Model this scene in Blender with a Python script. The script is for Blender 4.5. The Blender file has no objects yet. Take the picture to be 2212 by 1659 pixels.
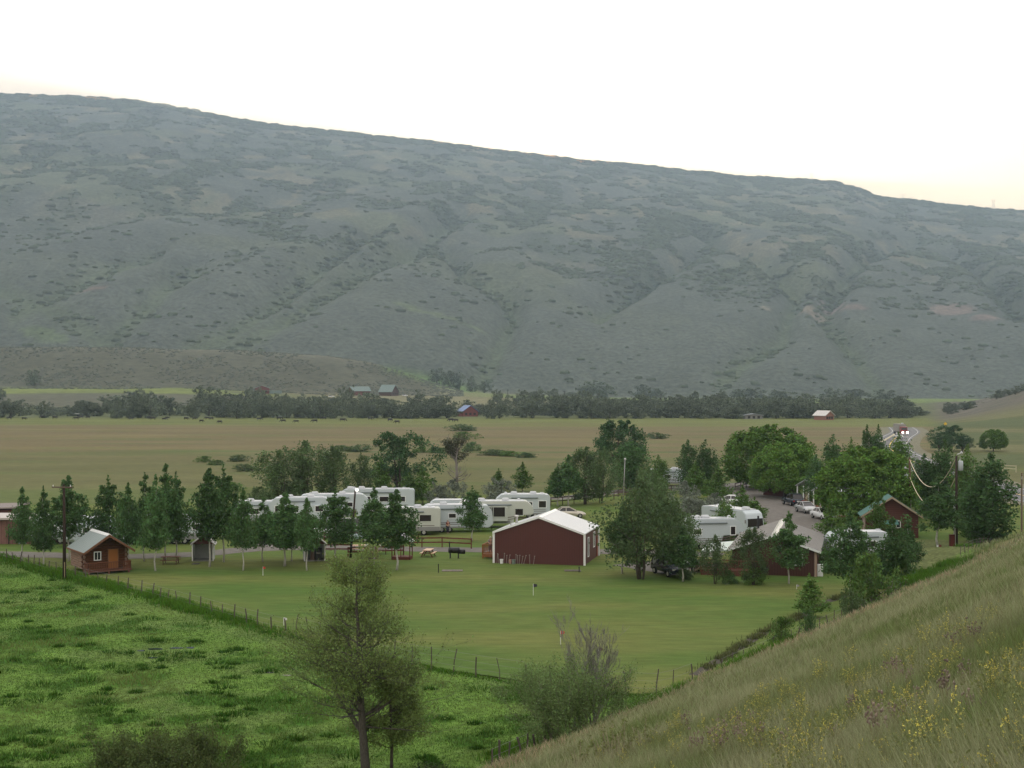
import bpy, math, random
import numpy as np
from mathutils import Vector, Matrix, Euler
R = math.radians
random.seed(7)
RS = np.random.RandomState(11)
S = bpy.context.scene
COL = S.collection

# ------------------------------------------------------------------ camera
FPX = 3000.0                     # focal length in units of a 2212 px wide frame
CAMZ = 18.0
cam_d = bpy.data.cameras.new("camera"); cam = bpy.data.objects.new("camera", cam_d); COL.objects.link(cam)
cam.location = (0, 0, CAMZ); cam.rotation_euler = (R(90), 0, 0)
cam_d.sensor_width = 36; cam_d.lens = 36 * FPX / 2212; cam_d.clip_start = 0.2; cam_d.clip_end = 20000
S.camera = cam
# ------------------------------------------------------------------ light
SUN_EL, SUN_AZ = R(8.9), R(0.5)
W = bpy.data.worlds.new("World"); S.world = W; W.use_nodes = True
nt = W.node_tree; nt.nodes.clear()
wo = nt.nodes.new('ShaderNodeOutputWorld'); bg = nt.nodes.new('ShaderNodeBackground')
sky = nt.nodes.new('ShaderNodeTexSky'); sky.sky_type = 'NISHITA'; sky.sun_disc = False
sky.sun_elevation = SUN_EL; sky.sun_rotation = SUN_AZ; sky.altitude = 2000; sky.air_density = 1.0; sky.dust_density = 2.0; sky.ozone_density = 1.0
tc = nt.nodes.new('ShaderNodeTexCoord'); mp = nt.nodes.new('ShaderNodeMapping'); mp.inputs['Scale'].default_value = (1.5, 1.5, 7)
nz = nt.nodes.new('ShaderNodeTexNoise'); nz.inputs['Scale'].default_value = 2.2; nz.inputs['Detail'].default_value = 4
cr = nt.nodes.new('ShaderNodeMapRange'); cr.inputs[1].default_value = 0.25; cr.inputs[2].default_value = 0.75; cr.inputs[3].default_value = 0.965; cr.inputs[4].default_value = 1.0
mx = nt.nodes.new('ShaderNodeMixRGB'); L = nt.links
sz = nt.nodes.new('ShaderNodeSeparateXYZ'); zr = nt.nodes.new('ShaderNodeMapRange'); zr.inputs[1].default_value = .12; zr.inputs[2].default_value = .30; zr.interpolation_type = 'SMOOTHSTEP'
hz = nt.nodes.new('ShaderNodeMixRGB'); hz.inputs['Color1'].default_value = (6.0, 4.75, 3.15, 1); hz.inputs['Color2'].default_value = (7.8, 7.4, 6.9, 1)
L.new(tc.outputs['Generated'], sz.inputs[0]); L.new(sz.outputs[2], zr.inputs[0]); L.new(zr.outputs[0], hz.inputs['Fac']); L.new(hz.outputs[0], mx.inputs['Color2'])
L.new(tc.outputs['Generated'], mp.inputs['Vector']); L.new(mp.outputs[0], nz.inputs['Vector']); L.new(nz.outputs[0], cr.inputs[0])
L.new(cr.outputs[0], mx.inputs['Fac']); L.new(sky.outputs[0], mx.inputs['Color1']); L.new(mx.outputs[0], bg.inputs['Color'])
bg.inputs['Strength'].default_value = 0.1; L.new(bg.outputs[0], wo.inputs['Surface'])
sl = bpy.data.lights.new("sun", 'SUN'); sun = bpy.data.objects.new("sun", sl); COL.objects.link(sun)
sl.energy = 2.5; sl.angle = R(0.53); sl.color = (1, .62, .34)
sd = Vector((math.sin(SUN_AZ) * math.cos(SUN_EL), math.cos(SUN_AZ) * math.cos(SUN_EL), math.sin(SUN_EL)))
sun.rotation_euler = sd.to_track_quat('Z', 'Y').to_euler()
S.view_settings.view_transform = 'Standard'; S.view_settings.look = 'None'; S.view_settings.gamma = 1
S.view_settings.exposure = 1.0
S.cycles.max_bounces = 6; S.cycles.volume_bounces = 1; S.cycles.transparent_max_bounces = 8

# ------------------------------------------------------------------ numeric helpers
def sst(a, b, x):
    t = np.clip((np.asarray(x, float) - a) / (b - a), 0, 1); return t * t * (3 - 2 * t)
def _h(i, j, s):
    n = (i.astype(np.int64) * 374761393 + j.astype(np.int64) * 668265263 + s * 144269) & 0x7fffffff
    n = ((n ^ (n >> 13)) * 1274126177) & 0x7fffffff
    return ((n ^ (n >> 16)) & 0xffff) / 65535.0
def vn(x, y, s=0):
    x = np.asarray(x, float); y = np.asarray(y, float)
    i = np.floor(x); j = np.floor(y); fx = x - i; fy = y - j
    fx = fx * fx * (3 - 2 * fx); fy = fy * fy * (3 - 2 * fy)
    a = _h(i, j, s); b = _h(i + 1, j, s); c = _h(i, j + 1, s); d = _h(i + 1, j + 1, s)
    return (a + (b - a) * fx) * (1 - fy) + (c + (d - c) * fx) * fy
def fbm(x, y, s=0, o=4):
    r = 0; A = .5; T = 0
    for k in range(o): r = r + A * vn(x * 2 ** k + 7.3 * k, y * 2 ** k - 3.1 * k, s + k); T += A; A *= .5
    return r / T
def inpoly(x, y, P):
    x = np.asarray(x, float); y = np.asarray(y, float); c = np.zeros(x.shape, bool); n = len(P)
    for i in range(n):
        x1, y1 = P[i]; x2, y2 = P[i - 1]
        if y1 == y2: continue
        c ^= ((y1 > y) != (y2 > y)) & (x < (x2 - x1) * (y - y1) / (y2 - y1) + x1)
    return c
def flat(u, v):                       # a point of the level valley floor seen at (u, v)
    D = CAMZ * FPX / (v - 830.0); return ((u - 1106) / FPX * D, D)

LAWN = [flat(*p) for p in [(-260, 1150), (-100, 1175), (0, 1203), (140, 1240), (300, 1278), (460, 1322), (620, 1368), (760, 1405), (900, 1437), (1040, 1458), (1160, 1476), (1370, 1500), (1500, 1492),
        (1600, 1448), (1700, 1406), (1850, 1341), (1980, 1272), (2060, 1228), (2150, 1192), (2260, 1150), (2260, 1100), (2000, 1062), (1600, 1042), (1190, 1062),
        (1000, 1074), (600, 1082), (0, 1092), (-260, 1090)]]
def toe(x, y): return .847 * x - .5317 * (y - 67)
CREST_U = [-1200, -600, -200, 0, 100, 200, 300, 400, 500, 600, 700, 800, 900, 985, 1100, 1200, 1300, 1400, 1500, 1600, 1700, 1800, 1850, 1900, 2000, 2100, 2212, 2500, 3000, 3600]
CREST_V = [330, 240, 200, 207, 211, 215, 222, 237, 258, 273, 285, 295, 305, 318, 332, 342, 356, 363, 373, 384, 390, 395, 410, 430, 441, 452, 460, 490, 540, 600]
YB, YC = 1650.0, 3900.0
GULLIES = [[(30, 680), (90, 655), (230, 590), (330, 560)], [(205, 745), (255, 715), (330, 650), (420, 590)], [(400, 790), (480, 730), (560, 680), (690, 590), (800, 520)], [(500, 800), (620, 690), (760, 610), (880, 560), (1000, 470)],
           [(1040, 820), (1080, 755), (1110, 690), (1090, 640), (1010, 610), (960, 540)], [(1560, 830), (1640, 770), (1690, 740), (1720, 640), (1600, 560), (1500, 500)], [(1900, 850), (1780, 700), (1830, 600), (1960, 520)], [(2200, 700), (2120, 600), (2040, 540)],
           [(230, 740), (180, 700), (60, 650), (-80, 600)], [(1290, 690), (1380, 640), (1500, 560)]]
def g_mt(t): return np.clip(t, 0, 1) ** .92
def mt_t(u, v):                       # height fraction on the mountain from its apparent height
    zb, zc = np.interp(u, ZBU, ZBZ), CAMZ + (830 - np.interp(u, CREST_U, CREST_V)) * YC / FPX
    ts = np.linspace(0, 1, 200); y = YB + (YC - YB) * ts; z = zb + (zc - zb) * g_mt(ts)
    vv = 830 - (z - CAMZ) / y * FPX
    return float(np.interp(-v, -vv, ts))
ZBU = [-800, 0, 500, 800, 950, 1050, 1300, 2212, 3000]; ZBZ = [70, 62, 55, 42, 26, 8, 1, -1, 0]
GT = [[(u, mt_t(u, v)) for u, v in g] for g in GULLIES]
def gully(u, t):
    m = np.full(np.shape(u), 9.0)
    for g in GT:
        for (u1, t1), (u2, t2) in zip(g, g[1:]):
            ax, ay = (u2 - u1) / 100., (t2 - t1) * 11; px_, py_ = (u - u1) / 100., (t - t1) * 11
            k = np.clip((px_ * ax + py_ * ay) / (ax * ax + ay * ay + 1e-9), 0, 1)
            m = np.minimum(m, np.hypot(px_ - k * ax, py_ - k * ay))
    return m
def spur(x, y):
    q = x - .55 * (y - YB); w = fbm(x / 500, y / 500, 31, 3)
    r1 = 1 - np.abs(2 * fbm(q / 420 + w, y / 1500., 40, 2) - 1)
    r2 = 1 - np.abs(2 * fbm(q / 150 + 2 * w, y / 520., 50, 2) - 1)
    return r1, r2
BU = [-900, 0, 300, 500, 700, 800, 870, 930, 1000, 1060]; BV = [748, 750, 752, 758, 770, 784, 804, 828, 846, 852]
def Hraw(x, y):
    x = np.asarray(x, float); y = np.asarray(y, float)
    yy = np.maximum(y, 1.0); u = 1106 + FPX * x / yy
    u = np.where(y < 1, 1106 + 0 * x, u); un = np.clip(u, -1100, 3500)
    z = np.zeros(np.broadcast(x, y).shape)
    # near hillside
    d = toe(x, y); s = .46 * np.where(d > 1.5, d - .75, np.where(d > 0, d * d / 3.0, 0))
    s = np.where(s > 19, 19 + (s - 19) * .25, s)
    s = s * (1 - sst(168, 215, y)) + .5 * (fbm(x / 5, y / 5, 3, 3) - .5) * sst(0, 6, d) * sst(6, 14, np.hypot(x, y)) * (1 - sst(168, 200, y))
    z = z + s
    z = z - .22 * np.maximum(.72 - fbm(x / 9, y / 9, 5, 3), 0) * (1 - sst(100, 125, y)) * (d < 0) * sst(0, 5, -d)
    z = z + 1.3 * np.exp(-(((x - 47) / 7) ** 2 + ((y - 141) / 9) ** 2))          # mound beside the camp
    # right-hand hill beyond the highway
    z = z + (19 * sst(2000, 2330, un) + 22 * sst(2180, 2700, un)) * sst(540, 800, yy) * (1 - sst(1000, 1350, yy))
    z = z + 1.5 * (fbm(x / 60, y / 60, 9, 3) - .5) * sst(700, 1000, yy)
    # valley floor lifts towards the left
    lift = np.interp(un, [-900, 400, 700, 1000, 1400, 3000], [15, 14, 9, 7, 2, 1]); z = z + lift * sst(800, 1250, yy)
    bz = CAMZ + (830 - np.interp(un, BU + [1200, 3500], BV + [852, 852])) * 1480. / FPX
    bz = np.maximum(bz - lift, 0) * (un < 1100)
    z = z + bz * sst(1255, 1480, yy) * (1 - .35 * sst(1500, 1640, yy)) + bz * .05 * (fbm(x / 70, y / 70, 12, 3) - .5) * sst(1255, 1480, yy)
    # mountain
    t = np.clip((yy - YB) / (YC - YB), 0, 1.0)
    zb = np.interp(un, ZBU, ZBZ); zc = CAMZ + (830 - np.interp(un, CREST_U, CREST_V)) * YC / FPX
    m = zb + (zc - zb) * g_mt(t)
    r1, r2 = spur(x, yy); env = np.sin(np.pi * np.clip(t, 0, 1) ** .75) ** .8
    m = m + env * (40 * (r1 - .6) + 15 * (r2 - .6) + 12 * (fbm(x / 90, y / 90, 60, 3) - .5))
    gd = gully(un, t); m = m - env * 26 * np.exp(-(gd / .26) ** 2) + env * 9 * np.exp(-((gd - .75) / .4) ** 2)
    m = m + 10 * (fbm(x / 160, y / 160, 66, 3) - .5) * sst(.8, 1, t)
    m = m - 60 * sst(YC, YC + 900, yy) * 1.5
    k = sst(YB - 120, YB + 60, yy)
    return z * (1 - k) + m * k
def H(x, y): return float(Hraw(np.array([x]), np.array([y]))[0])
_DS = np.geomspace(5, 4300, 4000)
def at(u, v, nearest=5.0):            # where the sight line through (u, v) meets the ground
    D = _DS[_DS >= nearest]; x = (u - 1106) / FPX * D; z = CAMZ + (830 - v) / FPX * D
    f = z - Hraw(x, D); k = np.argmax(f <= 0)
    if f[k] > 0: k = len(D) - 1
    if k == 0: Dh = D[0]
    else: Dh = D[k - 1] + (D[k] - D[k - 1]) * f[k - 1] / (f[k - 1] - f[k] + 1e-12)
    xh = (u - 1106) / FPX * Dh
    return Vector((xh, Dh, H(xh, Dh)))

# ------------------------------------------------------------------ materials
def mat(name, col, rough=.8, spec=.3, metal=0, noise=0, nscale=5, bump=0, col2=None, transl=0, island=0, emit=None, aniso=None, stripes=None):
    m = bpy.data.materials.new(name); m.use_nodes = True; T = m.node_tree; N = T.nodes; N.clear(); K = T.links
    o = N.new('ShaderNodeOutputMaterial'); p = N.new('ShaderNodeBsdfPrincipled')
    p.inputs['Roughness'].default_value = rough; p.inputs['Metallic'].default_value = metal; p.inputs['Specular IOR Level'].default_value = spec
    c4 = (*col, 1); p.inputs['Base Color'].default_value = c4; src = None
    def mixc(a, b, f, bt='MIX'):
        q = N.new('ShaderNodeMixRGB'); q.blend_type = bt
        for s_, inp in ((a, 'Color1'), (b, 'Color2'), (f, 'Fac')):
            if isinstance(s_, bpy.types.NodeSocket): K.new(s_, q.inputs[inp])
            else: q.inputs[inp].default_value = s_
        return q.outputs[0]
    cur = c4; nf = None
    if noise or bump:
        g = N.new('ShaderNodeTexCoord'); n = N.new('ShaderNodeTexNoise'); n.inputs['Scale'].default_value = nscale; n.inputs['Detail'].default_value = 6
        vec = g.outputs['Object']
        if aniso:
            mp_ = N.new('ShaderNodeMapping'); mp_.inputs['Scale'].default_value = aniso; K.new(vec, mp_.inputs[0]); vec = mp_.outputs[0]
        K.new(vec, n.inputs['Vector']); nf = n.outputs[0]
        if noise:
            mr = N.new('ShaderNodeMapRange'); mr.inputs[1].default_value = .3; mr.inputs[2].default_value = .7; K.new(nf, mr.inputs[0])
            c2 = (*(col2 or [c * (1 - noise) for c in col]), 1); cur = mixc(cur, c2, mr.outputs[0])
    if stripes:
        g2 = N.new('ShaderNodeTexCoord'); sp = N.new('ShaderNodeSeparateXYZ'); K.new(g2.outputs['Object'], sp.inputs[0])
        mm = N.new('ShaderNodeMath'); mm.operation = 'MULTIPLY'; mm.inputs[1].default_value = stripes[1]; K.new(sp.outputs[stripes[0]], mm.inputs[0])
        fr = N.new('ShaderNodeMath'); fr.operation = 'FRACT'; K.new(mm.outputs[0], fr.inputs[0])
        gt = N.new('ShaderNodeMath'); gt.operation = 'GREATER_THAN'; gt.inputs[1].default_value = stripes[2]; K.new(fr.outputs[0], gt.inputs[0])
        cur = mixc(cur, (*stripes[3], 1), gt.outputs[0])
    if island:
        gi = N.new('ShaderNodeNewGeometry'); oi = N.new('ShaderNodeObjectInfo')
        mr = N.new('ShaderNodeMapRange'); mr.inputs[3].default_value = 1 - island; mr.inputs[4].default_value = 1 + island; K.new(gi.outputs['Random Per Island'], mr.inputs[0])
        m2 = N.new('ShaderNodeMapRange'); m2.inputs[3].default_value = .8; m2.inputs[4].default_value = 1.2; K.new(oi.outputs['Random'], m2.inputs[0])
        mu = N.new('ShaderNodeMath'); mu.operation = 'MULTIPLY'; K.new(mr.outputs[0], mu.inputs[0]); K.new(m2.outputs[0], mu.inputs[1])
        h = N.new('ShaderNodeHueSaturation')
        if isinstance(cur, bpy.types.NodeSocket): K.new(cur, h.inputs['Color'])
        else: h.inputs['Color'].default_value = cur
        K.new(mu.outputs[0], h.inputs['Value'])
        m3 = N.new('ShaderNodeMapRange'); m3.inputs[3].default_value = .475; m3.inputs[4].default_value = .515; K.new(gi.outputs['Random Per Island'], m3.inputs[0]); K.new(m3.outputs[0], h.inputs['Hue'])
        cur = h.outputs[0]
    if isinstance(cur, bpy.types.NodeSocket): K.new(cur, p.inputs['Base Color'])
    if bump:
        b = N.new('ShaderNodeBump'); b.inputs['Strength'].default_value = bump; b.inputs['Distance'].default_value = .1; K.new(nf, b.inputs['Height']); K.new(b.outputs[0], p.inputs['Normal'])
    if emit: p.inputs['Emission Color'].default_value = (*emit[0], 1); p.inputs['Emission Strength'].default_value = emit[1]
    if transl:
        tr = N.new('ShaderNodeBsdfTranslucent'); ms = N.new('ShaderNodeMixShader'); ms.inputs[0].default_value = transl
        if isinstance(cur, bpy.types.NodeSocket): K.new(cur, tr.inputs[0])
        else: tr.inputs[0].default_value = cur
        K.new(p.outputs[0], ms.inputs[1]); K.new(tr.outputs[0], ms.inputs[2]); K.new(ms.outputs[0], o.inputs[0])
    else: K.new(p.outputs[0], o.inputs[0])
    return m

def cover_mat(name, fine, fscale, mid=.2, mscale=.05, aniso=(1, 1, 1), bump=.0, bdist=.3):
    """ground material: land-cover colour stored on the mesh, broken up by noise at two sizes"""
    m = bpy.data.materials.new(name); m.use_nodes = True; T = m.node_tree; N = T.nodes; K = T.links; p = N['Principled BSDF']
    p.inputs['Roughness'].default_value = .95; p.inputs['Specular IOR Level'].default_value = .05
    at_ = N.new('ShaderNodeAttribute'); at_.attribute_name = 'cover'
    g = N.new('ShaderNodeTexCoord'); mp_ = N.new('ShaderNodeMapping'); mp_.inputs['Scale'].default_value = aniso; K.new(g.outputs['Object'], mp_.inputs[0])
    cur = at_.outputs['Color']; first = None
    for amt, sc, det in ((fine, fscale, 8), (mid, mscale, 4)):
        n = N.new('ShaderNodeTexNoise'); n.inputs['Scale'].default_value = sc; n.inputs['Detail'].default_value = det; K.new(mp_.outputs[0], n.inputs['Vector'])
        mr = N.new('ShaderNodeMapRange'); mr.inputs[1].default_value = .3; mr.inputs[2].default_value = .7; mr.inputs[3].default_value = 1 - amt; mr.inputs[4].default_value = 1 + amt
        K.new(n.outputs[0], mr.inputs[0]); h = N.new('ShaderNodeHueSaturation'); K.new(cur, h.inputs['Color']); K.new(mr.outputs[0], h.inputs['Value']); cur = h.outputs[0]
        first = first or n.outputs[0]
    K.new(cur, p.inputs['Base Color'])
    if bump:
        b = N.new('ShaderNodeBump'); b.inputs['Strength'].default_value = bump; b.inputs['Distance'].default_value = bdist; K.new(first, b.inputs['Height']); K.new(b.outputs[0], p.inputs['Normal'])
    return m

def tag(o, label=None, cat=None, group=None, kind=None):
    if label: o['label'] = label
    if cat: o['category'] = cat
    if group: o['group'] = group
    if kind: o['kind'] = kind
    return o
def np_mesh(name, V, F, m, nv=4, attrs=None, smooth=False):
    """fast mesh from arrays: V (n,3), F (k,nv)"""
    me = bpy.data.meshes.new(name); V = np.asarray(V, np.float32); F = np.asarray(F, np.int32)
    me.vertices.add(len(V)); me.vertices.foreach_set('co', V.ravel()); me.loops.add(F.size); me.loops.foreach_set('vertex_index', F.ravel())
    me.polygons.add(len(F)); me.polygons.foreach_set('loop_start', np.arange(0, F.size, nv, dtype=np.int32))
    if smooth: me.polygons.foreach_set('use_smooth', np.ones(len(F), bool))
    for k, (ty, arr) in (attrs or {}).items():
        A = me.attributes.new(k, ty, 'POINT'); A.data.foreach_set('color' if ty == 'FLOAT_COLOR' else 'value', np.asarray(arr, np.float32).ravel())
    me.update(calc_edges=True); me.validate(); me.materials.append(m); return me
def link(name, me, parent=None, loc=None):
    o = bpy.data.objects.new(name, me); COL.objects.link(o)
    if parent: o.parent = parent
    if loc is not None: o.location = loc
    return o
# ------------------------------------------------------------------ terrain
def mixv(c, col, w): w = np.asarray(w)[..., None]; return c * (1 - w) + np.array(col) * w
def cover(x, y):
    yy = np.maximum(y, 1); u = np.where(y > 1, 1106 + FPX * x / yy, 1106); c = np.zeros(x.shape + (3,)) + (.115, .115, .052)
    n1 = fbm(x / 40, y / 14, 71, 4); n2 = fbm(x / 9, y / 5, 72, 3); n3 = fbm(x / 160, y / 30, 73, 3)
    c = mixv(c, (.145, .12, .065), sst(300, 390, y + 60 * (n3 - .5)) * .95)
    c = mixv(c, (.165, .14, .065), sst(.5, .62, n3) * sst(280, 420, y) * .5)
    c = mixv(c, (.13, .145, .05), sst(560, 640, y + 90 * (n3 - .5)))
    c = mixv(c, (.09, .12, .04), sst(.58, .7, n1) * .45 * (y < 700))
    c = mixv(c, (.10, .15, .035), np.exp(-((y - 222 - 8 * (n1 - .5)) / 14) ** 2) * .7)
    ditch = np.exp(-((y - (368 - .06 * x + 26 * (n3 - .5))) / 5) ** 2) * sst(-140, -60, x) * (1 - sst(40, 90, x))
    c = mixv(c, (.07, .11, .035), ditch * .8)
    c = mixv(c, (.10, .115, .055), sst(715, 760, y))
    # fields beyond the river trees
    c = mixv(c, (.17, .16, .09), sst(900, 960, y) * sst(500, 800, u) * (1 - sst(1000, 1500, u)))
    c = mixv(c, (.10, .10, .07), sst(900, 940, y) * (1 - sst(480, 640, u)))
    c = mixv(c, (.15, .18, .055), sst(1085, 1110, y + 50 * (n3 - .5)) * (1 - sst(450, 700, u)) * (n3 > .3))
    c = mixv(c, (.17, .155, .09), sst(1170, 1200, y) * sst(480, 600, u) * (1 - sst(1250, 1500, u)))
    c = mixv(c, (.14, .185, .06), sst(1180, 1260, y) * sst(900, 1150, u) * (1 - sst(1560, 1620, y)))
    c = mixv(c, (.083, .084, .058), sst(1262, 1280, y) * (1 - sst(900, 1000, u)))
    c = mixv(c, (.17, .16, .11), sst(1400, 1500, y) * (1 - sst(780, 900, u)) * .6)
    c = mixv(c, (.11, .16, .05), sst(1400, 1500, y) * sst(800, 850, u) * (1 - sst(980, 1060, u)) * (1 - sst(1640, 1680, y)))
    # right-hand hill: strips of pasture, dry top
    w = sst(1990, 2060, u) * (y > 300) * (y < 1300)
    c = mixv(c, (.095, .105, .045), w); st = np.sin(yy / 23. + 3 * n3 + x / 90)
    c = mixv(c, (.125, .125, .06), w * sst(.2, .5, st) * (y < 760)); c = mixv(c, (.08, .10, .045), w * sst(.35, .6, -st) * .7 * (y < 760))
    c = mixv(c, (.125, .112, .09), w * sst(640, 720, y)); c = mixv(c, (.09, .09, .065), w * sst(.5, .6, n1) * sst(640, 760, y))
    # mountain
    t = (yy - YB) / (YC - YB); r1, r2 = spur(x, yy); m = sst(YB - 60, YB + 20, yy); gd = gully(np.clip(u, -1100, 3500), t)
    n4 = fbm(x / 60, y / 110, 81, 4); n5 = fbm(x / 220, y / 160, 82, 3)
    c2 = np.zeros_like(c) + (.084, .096, .08)
    c2 = mixv(c2, (.105, .12, .07), sst(.48, .62, n5) * sst(.04, .3, t) * .6)
    c2 = mixv(c2, (.15, .14, .095), sst(.56, .66, n4) * sst(.15, .5, t) * .8)
    c2 = mixv(c2, (.085, .108, .06), np.exp(-(gd / .15) ** 2) * .6)
    c2 = mixv(c2, (.06, .075, .05), sst(.5, .62, fbm(x / 45, y / 70, 83, 4)) * sst(.12, .4, t) * .75)
    c = c * (1 - m[..., None]) + c2 * m[..., None]
    c = mixv(c, (.10, .16, .05), sst(812, 850, u) * (1 - sst(985, 1060, u)) * sst(1400, 1450, y) * (1 - sst(1635, 1668, y)) * .8)
    for (u0, v0, su, sv, col) in [(2065, 690, 60, 13, (.18, .145, .125)), (1790, 665, 32, 10, (.18, .145, .13)), (1765, 690, 36, 9, (.19, .165, .13)), (1650, 692, 14, 5, (.2, .19, .15)), (190, 640, 45, 5, (.16, .12, .10)), (2130, 715, 45, 9, (.17, .135, .12)), (1850, 690, 40, 7, (.16, .13, .11)), (960, 703, 110, 5, (.12, .15, .08)), (100, 720, 50, 12, (.1, .13, .07))]:
        t0 = mt_t(u0, v0); dt = abs(mt_t(u0, v0 - sv) - t0)
        q = ((u - u0) / su) ** 2 + ((t - t0 - (u - u0) * -.0001) / max(dt, .004)) ** 2 + 1.6 * (fbm(x / 35, y / 50, 90, 3) - .5)
        c = mixv(c, col, (1 - sst(.5, 1.1, q)) * (y > YB) * .85)
    # near ground
    d = toe(x, y); near = (y < 235)
    c = mixv(c, (.10, .12, .045), ((y > 120) & near & (d < 0)) * .8)
    inl = inpoly(x, y, LAWN)
    pas = near & ~inl & (y < 175) & (d < 3); c = mixv(c, (.09, .16, .03), pas * 1.0)
    c = mixv(c, (.10, .14, .045), pas * sst(.45, .6, fbm(x / 4, y / 4, 91, 4)) * .5); c = mixv(c, (.045, .11, .015), pas * sst(.55, .66, fbm(x / 2.2, y / 2.2, 95, 3)))
    hs = sst(0, 2.5, d) * (1 - sst(170, 215, y))
    cc = mixv(np.zeros_like(c) + (.12, .12, .05), (.17, .145, .08), sst(.45, .62, fbm(x / 6, y / 6, 92, 3)) * .7)
    c = c * (1 - hs[..., None]) + cc * hs[..., None]
    return c
a_ = np.linspace(-.78, .78, 470); ys = np.concatenate([np.linspace(-60, 60, 60, endpoint=False), np.geomspace(60, YB - 80, 330, endpoint=False), np.linspace(YB - 80, 5200, 300)])
GX = (ys[:, None] + 150) * a_[None, :]; GY = np.repeat(ys[:, None], len(a_), 1); GZ = Hraw(GX, GY)
GC = cover(GX, GY); idx = np.arange(GX.size).reshape(GX.shape)
F = np.stack([idx[:-1, :-1], idx[:-1, 1:], idx[1:, 1:], idx[1:, :-1]], -1).reshape(-1, 4)
V = np.stack([GX, GY, GZ], -1).reshape(-1, 3); C = np.concatenate([GC, np.ones(GX.shape + (1,))], -1).reshape(-1, 4)
fc = V[F].mean(1); fu = 1106 + FPX * fc[:, 0] / np.maximum(fc[:, 1], 1); fd = toe(fc[:, 0], fc[:, 1])
reg = np.where(fc[:, 1] > YB - 40, 0, np.where((fc[:, 1] < 212) & (fd > 1.2), 1, np.where((fc[:, 1] < 178), 2, np.where(fc[:, 1] < 735, 3, 4))))
for k, (nm, mm) in enumerate([('mountain', cover_mat('mountain_cover', .32, .16, .14, .02, (1, 1, 1), .7, 3.0)), ('hillside', cover_mat('hillside_cover', .35, 3.0, .2, .25)),
                              ('pasture', cover_mat('pasture_cover', .4, 2.6, .2, .35)), ('hay_field', cover_mat('field_cover', .16, .9, .12, .05, (.35, 1, 1), .5, .3)), ('valley_floor', cover_mat('valley_cover', .25, .12, .1, .02))]):
    f = F[reg == k]; used, inv = np.unique(f, return_inverse=True)
    o = link(nm, np_mesh(nm, V[used], inv.reshape(-1, 4), mm, 4, {'cover': ('FLOAT_COLOR', C[used])}, True)); tag(o, kind='structure')

# lawn sheet: a mown grass grid laid over the valley floor
def sheet(name, P, m, z, step=None, kind='structure'):
    from mathutils.geometry import tessellate_polygon
    vs = [Vector((p[0], p[1], z)) for p in P]; tris = tessellate_polygon([vs])
    me = bpy.data.meshes.new(name); me.from_pydata([tuple(v) for v in vs], [], [tuple(t) if (vs[t[1]] - vs[t[0]]).cross(vs[t[2]] - vs[t[0]]).z > 0 else tuple(t[::-1]) for t in tris])
    me.materials.append(m); return tag(link(name, me), kind=kind)
def lawn_material():
    m = bpy.data.materials.new('mown_lawn'); m.use_nodes = True; N = m.node_tree.nodes; K = m.node_tree.links; p = N['Principled BSDF']; p.inputs['Roughness'].default_value = .95; p.inputs['Specular IOR Level'].default_value = .04
    g = N.new('ShaderNodeTexCoord'); cur = None
    def noise(sc, an, det):
        mp_ = N.new('ShaderNodeMapping'); mp_.inputs['Scale'].default_value = an; K.new(g.outputs['Object'], mp_.inputs[0]); n = N.new('ShaderNodeTexNoise'); n.inputs['Scale'].default_value = sc; n.inputs['Detail'].default_value = det; K.new(mp_.outputs[0], n.inputs['Vector']); return n.outputs[0]
    def rng(s_, a, b, c=0, d=1):
        r = N.new('ShaderNodeMapRange'); r.inputs[1].default_value = a; r.inputs[2].default_value = b; r.inputs[3].default_value = c; r.inputs[4].default_value = d; K.new(s_, r.inputs[0]); return r.outputs[0]
    m1 = N.new('ShaderNodeMixRGB'); m1.inputs[1].default_value = (.075, .125, .03, 1); m1.inputs[2].default_value = (.125, .143, .044, 1); K.new(rng(noise(.06, (.6, 1.6, 1), 5), .38, .62), m1.inputs[0])
    h = N.new('ShaderNodeHueSaturation'); K.new(m1.outputs[0], h.inputs['Color']); K.new(rng(noise(1.6, (.25, 1, 1), 6), .3, .7, .82, 1.18), h.inputs['Value'])
    h2 = N.new('ShaderNodeHueSaturation'); K.new(h.outputs[0], h2.inputs['Color']); K.new(rng(noise(14, (1, 1, 1), 4), .3, .7, .85, 1.15), h2.inputs['Value']); K.new(h2.outputs[0], p.inputs['Base Color'])
    b = N.new('ShaderNodeBump'); b.inputs['Strength'].default_value = .6; b.inputs['Distance'].default_value = .08; K.new(noise(2.5, (.5, 1, 1), 6), b.inputs['Height']); K.new(b.outputs[0], p.inputs['Normal'])
    return m
sheet('lawn', LAWN, lawn_material(), .012)
M_gravel = mat('gravel', (.17, .155, .14), .9, .1, noise=.3, nscale=1.2, bump=.3)
M_asph = mat('asphalt', (.12, .12, .125), .7, .3, noise=.25, nscale=.6)
M_paint = mat('road_paint', (.45, .44, .42), .6); M_yel = mat('yellow_paint', (.6, .42, .08), .6)
def spline(P, n=8):
    out = []
    for i in range(len(P) - 1):
        p0, p1, p2, p3 = [np.array(P[min(max(j, 0), len(P) - 1)], float) for j in (i - 1, i, i + 1, i + 2)]
        for k in range(n):
            t = k / n; out.append(.5 * ((2 * p1) + (p2 - p0) * t + (2 * p0 - 5 * p1 + 4 * p2 - p3) * t * t + (3 * p1 - p0 - 3 * p2 + p3) * t ** 3))
    out.append(np.array(P[-1], float)); return out
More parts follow.
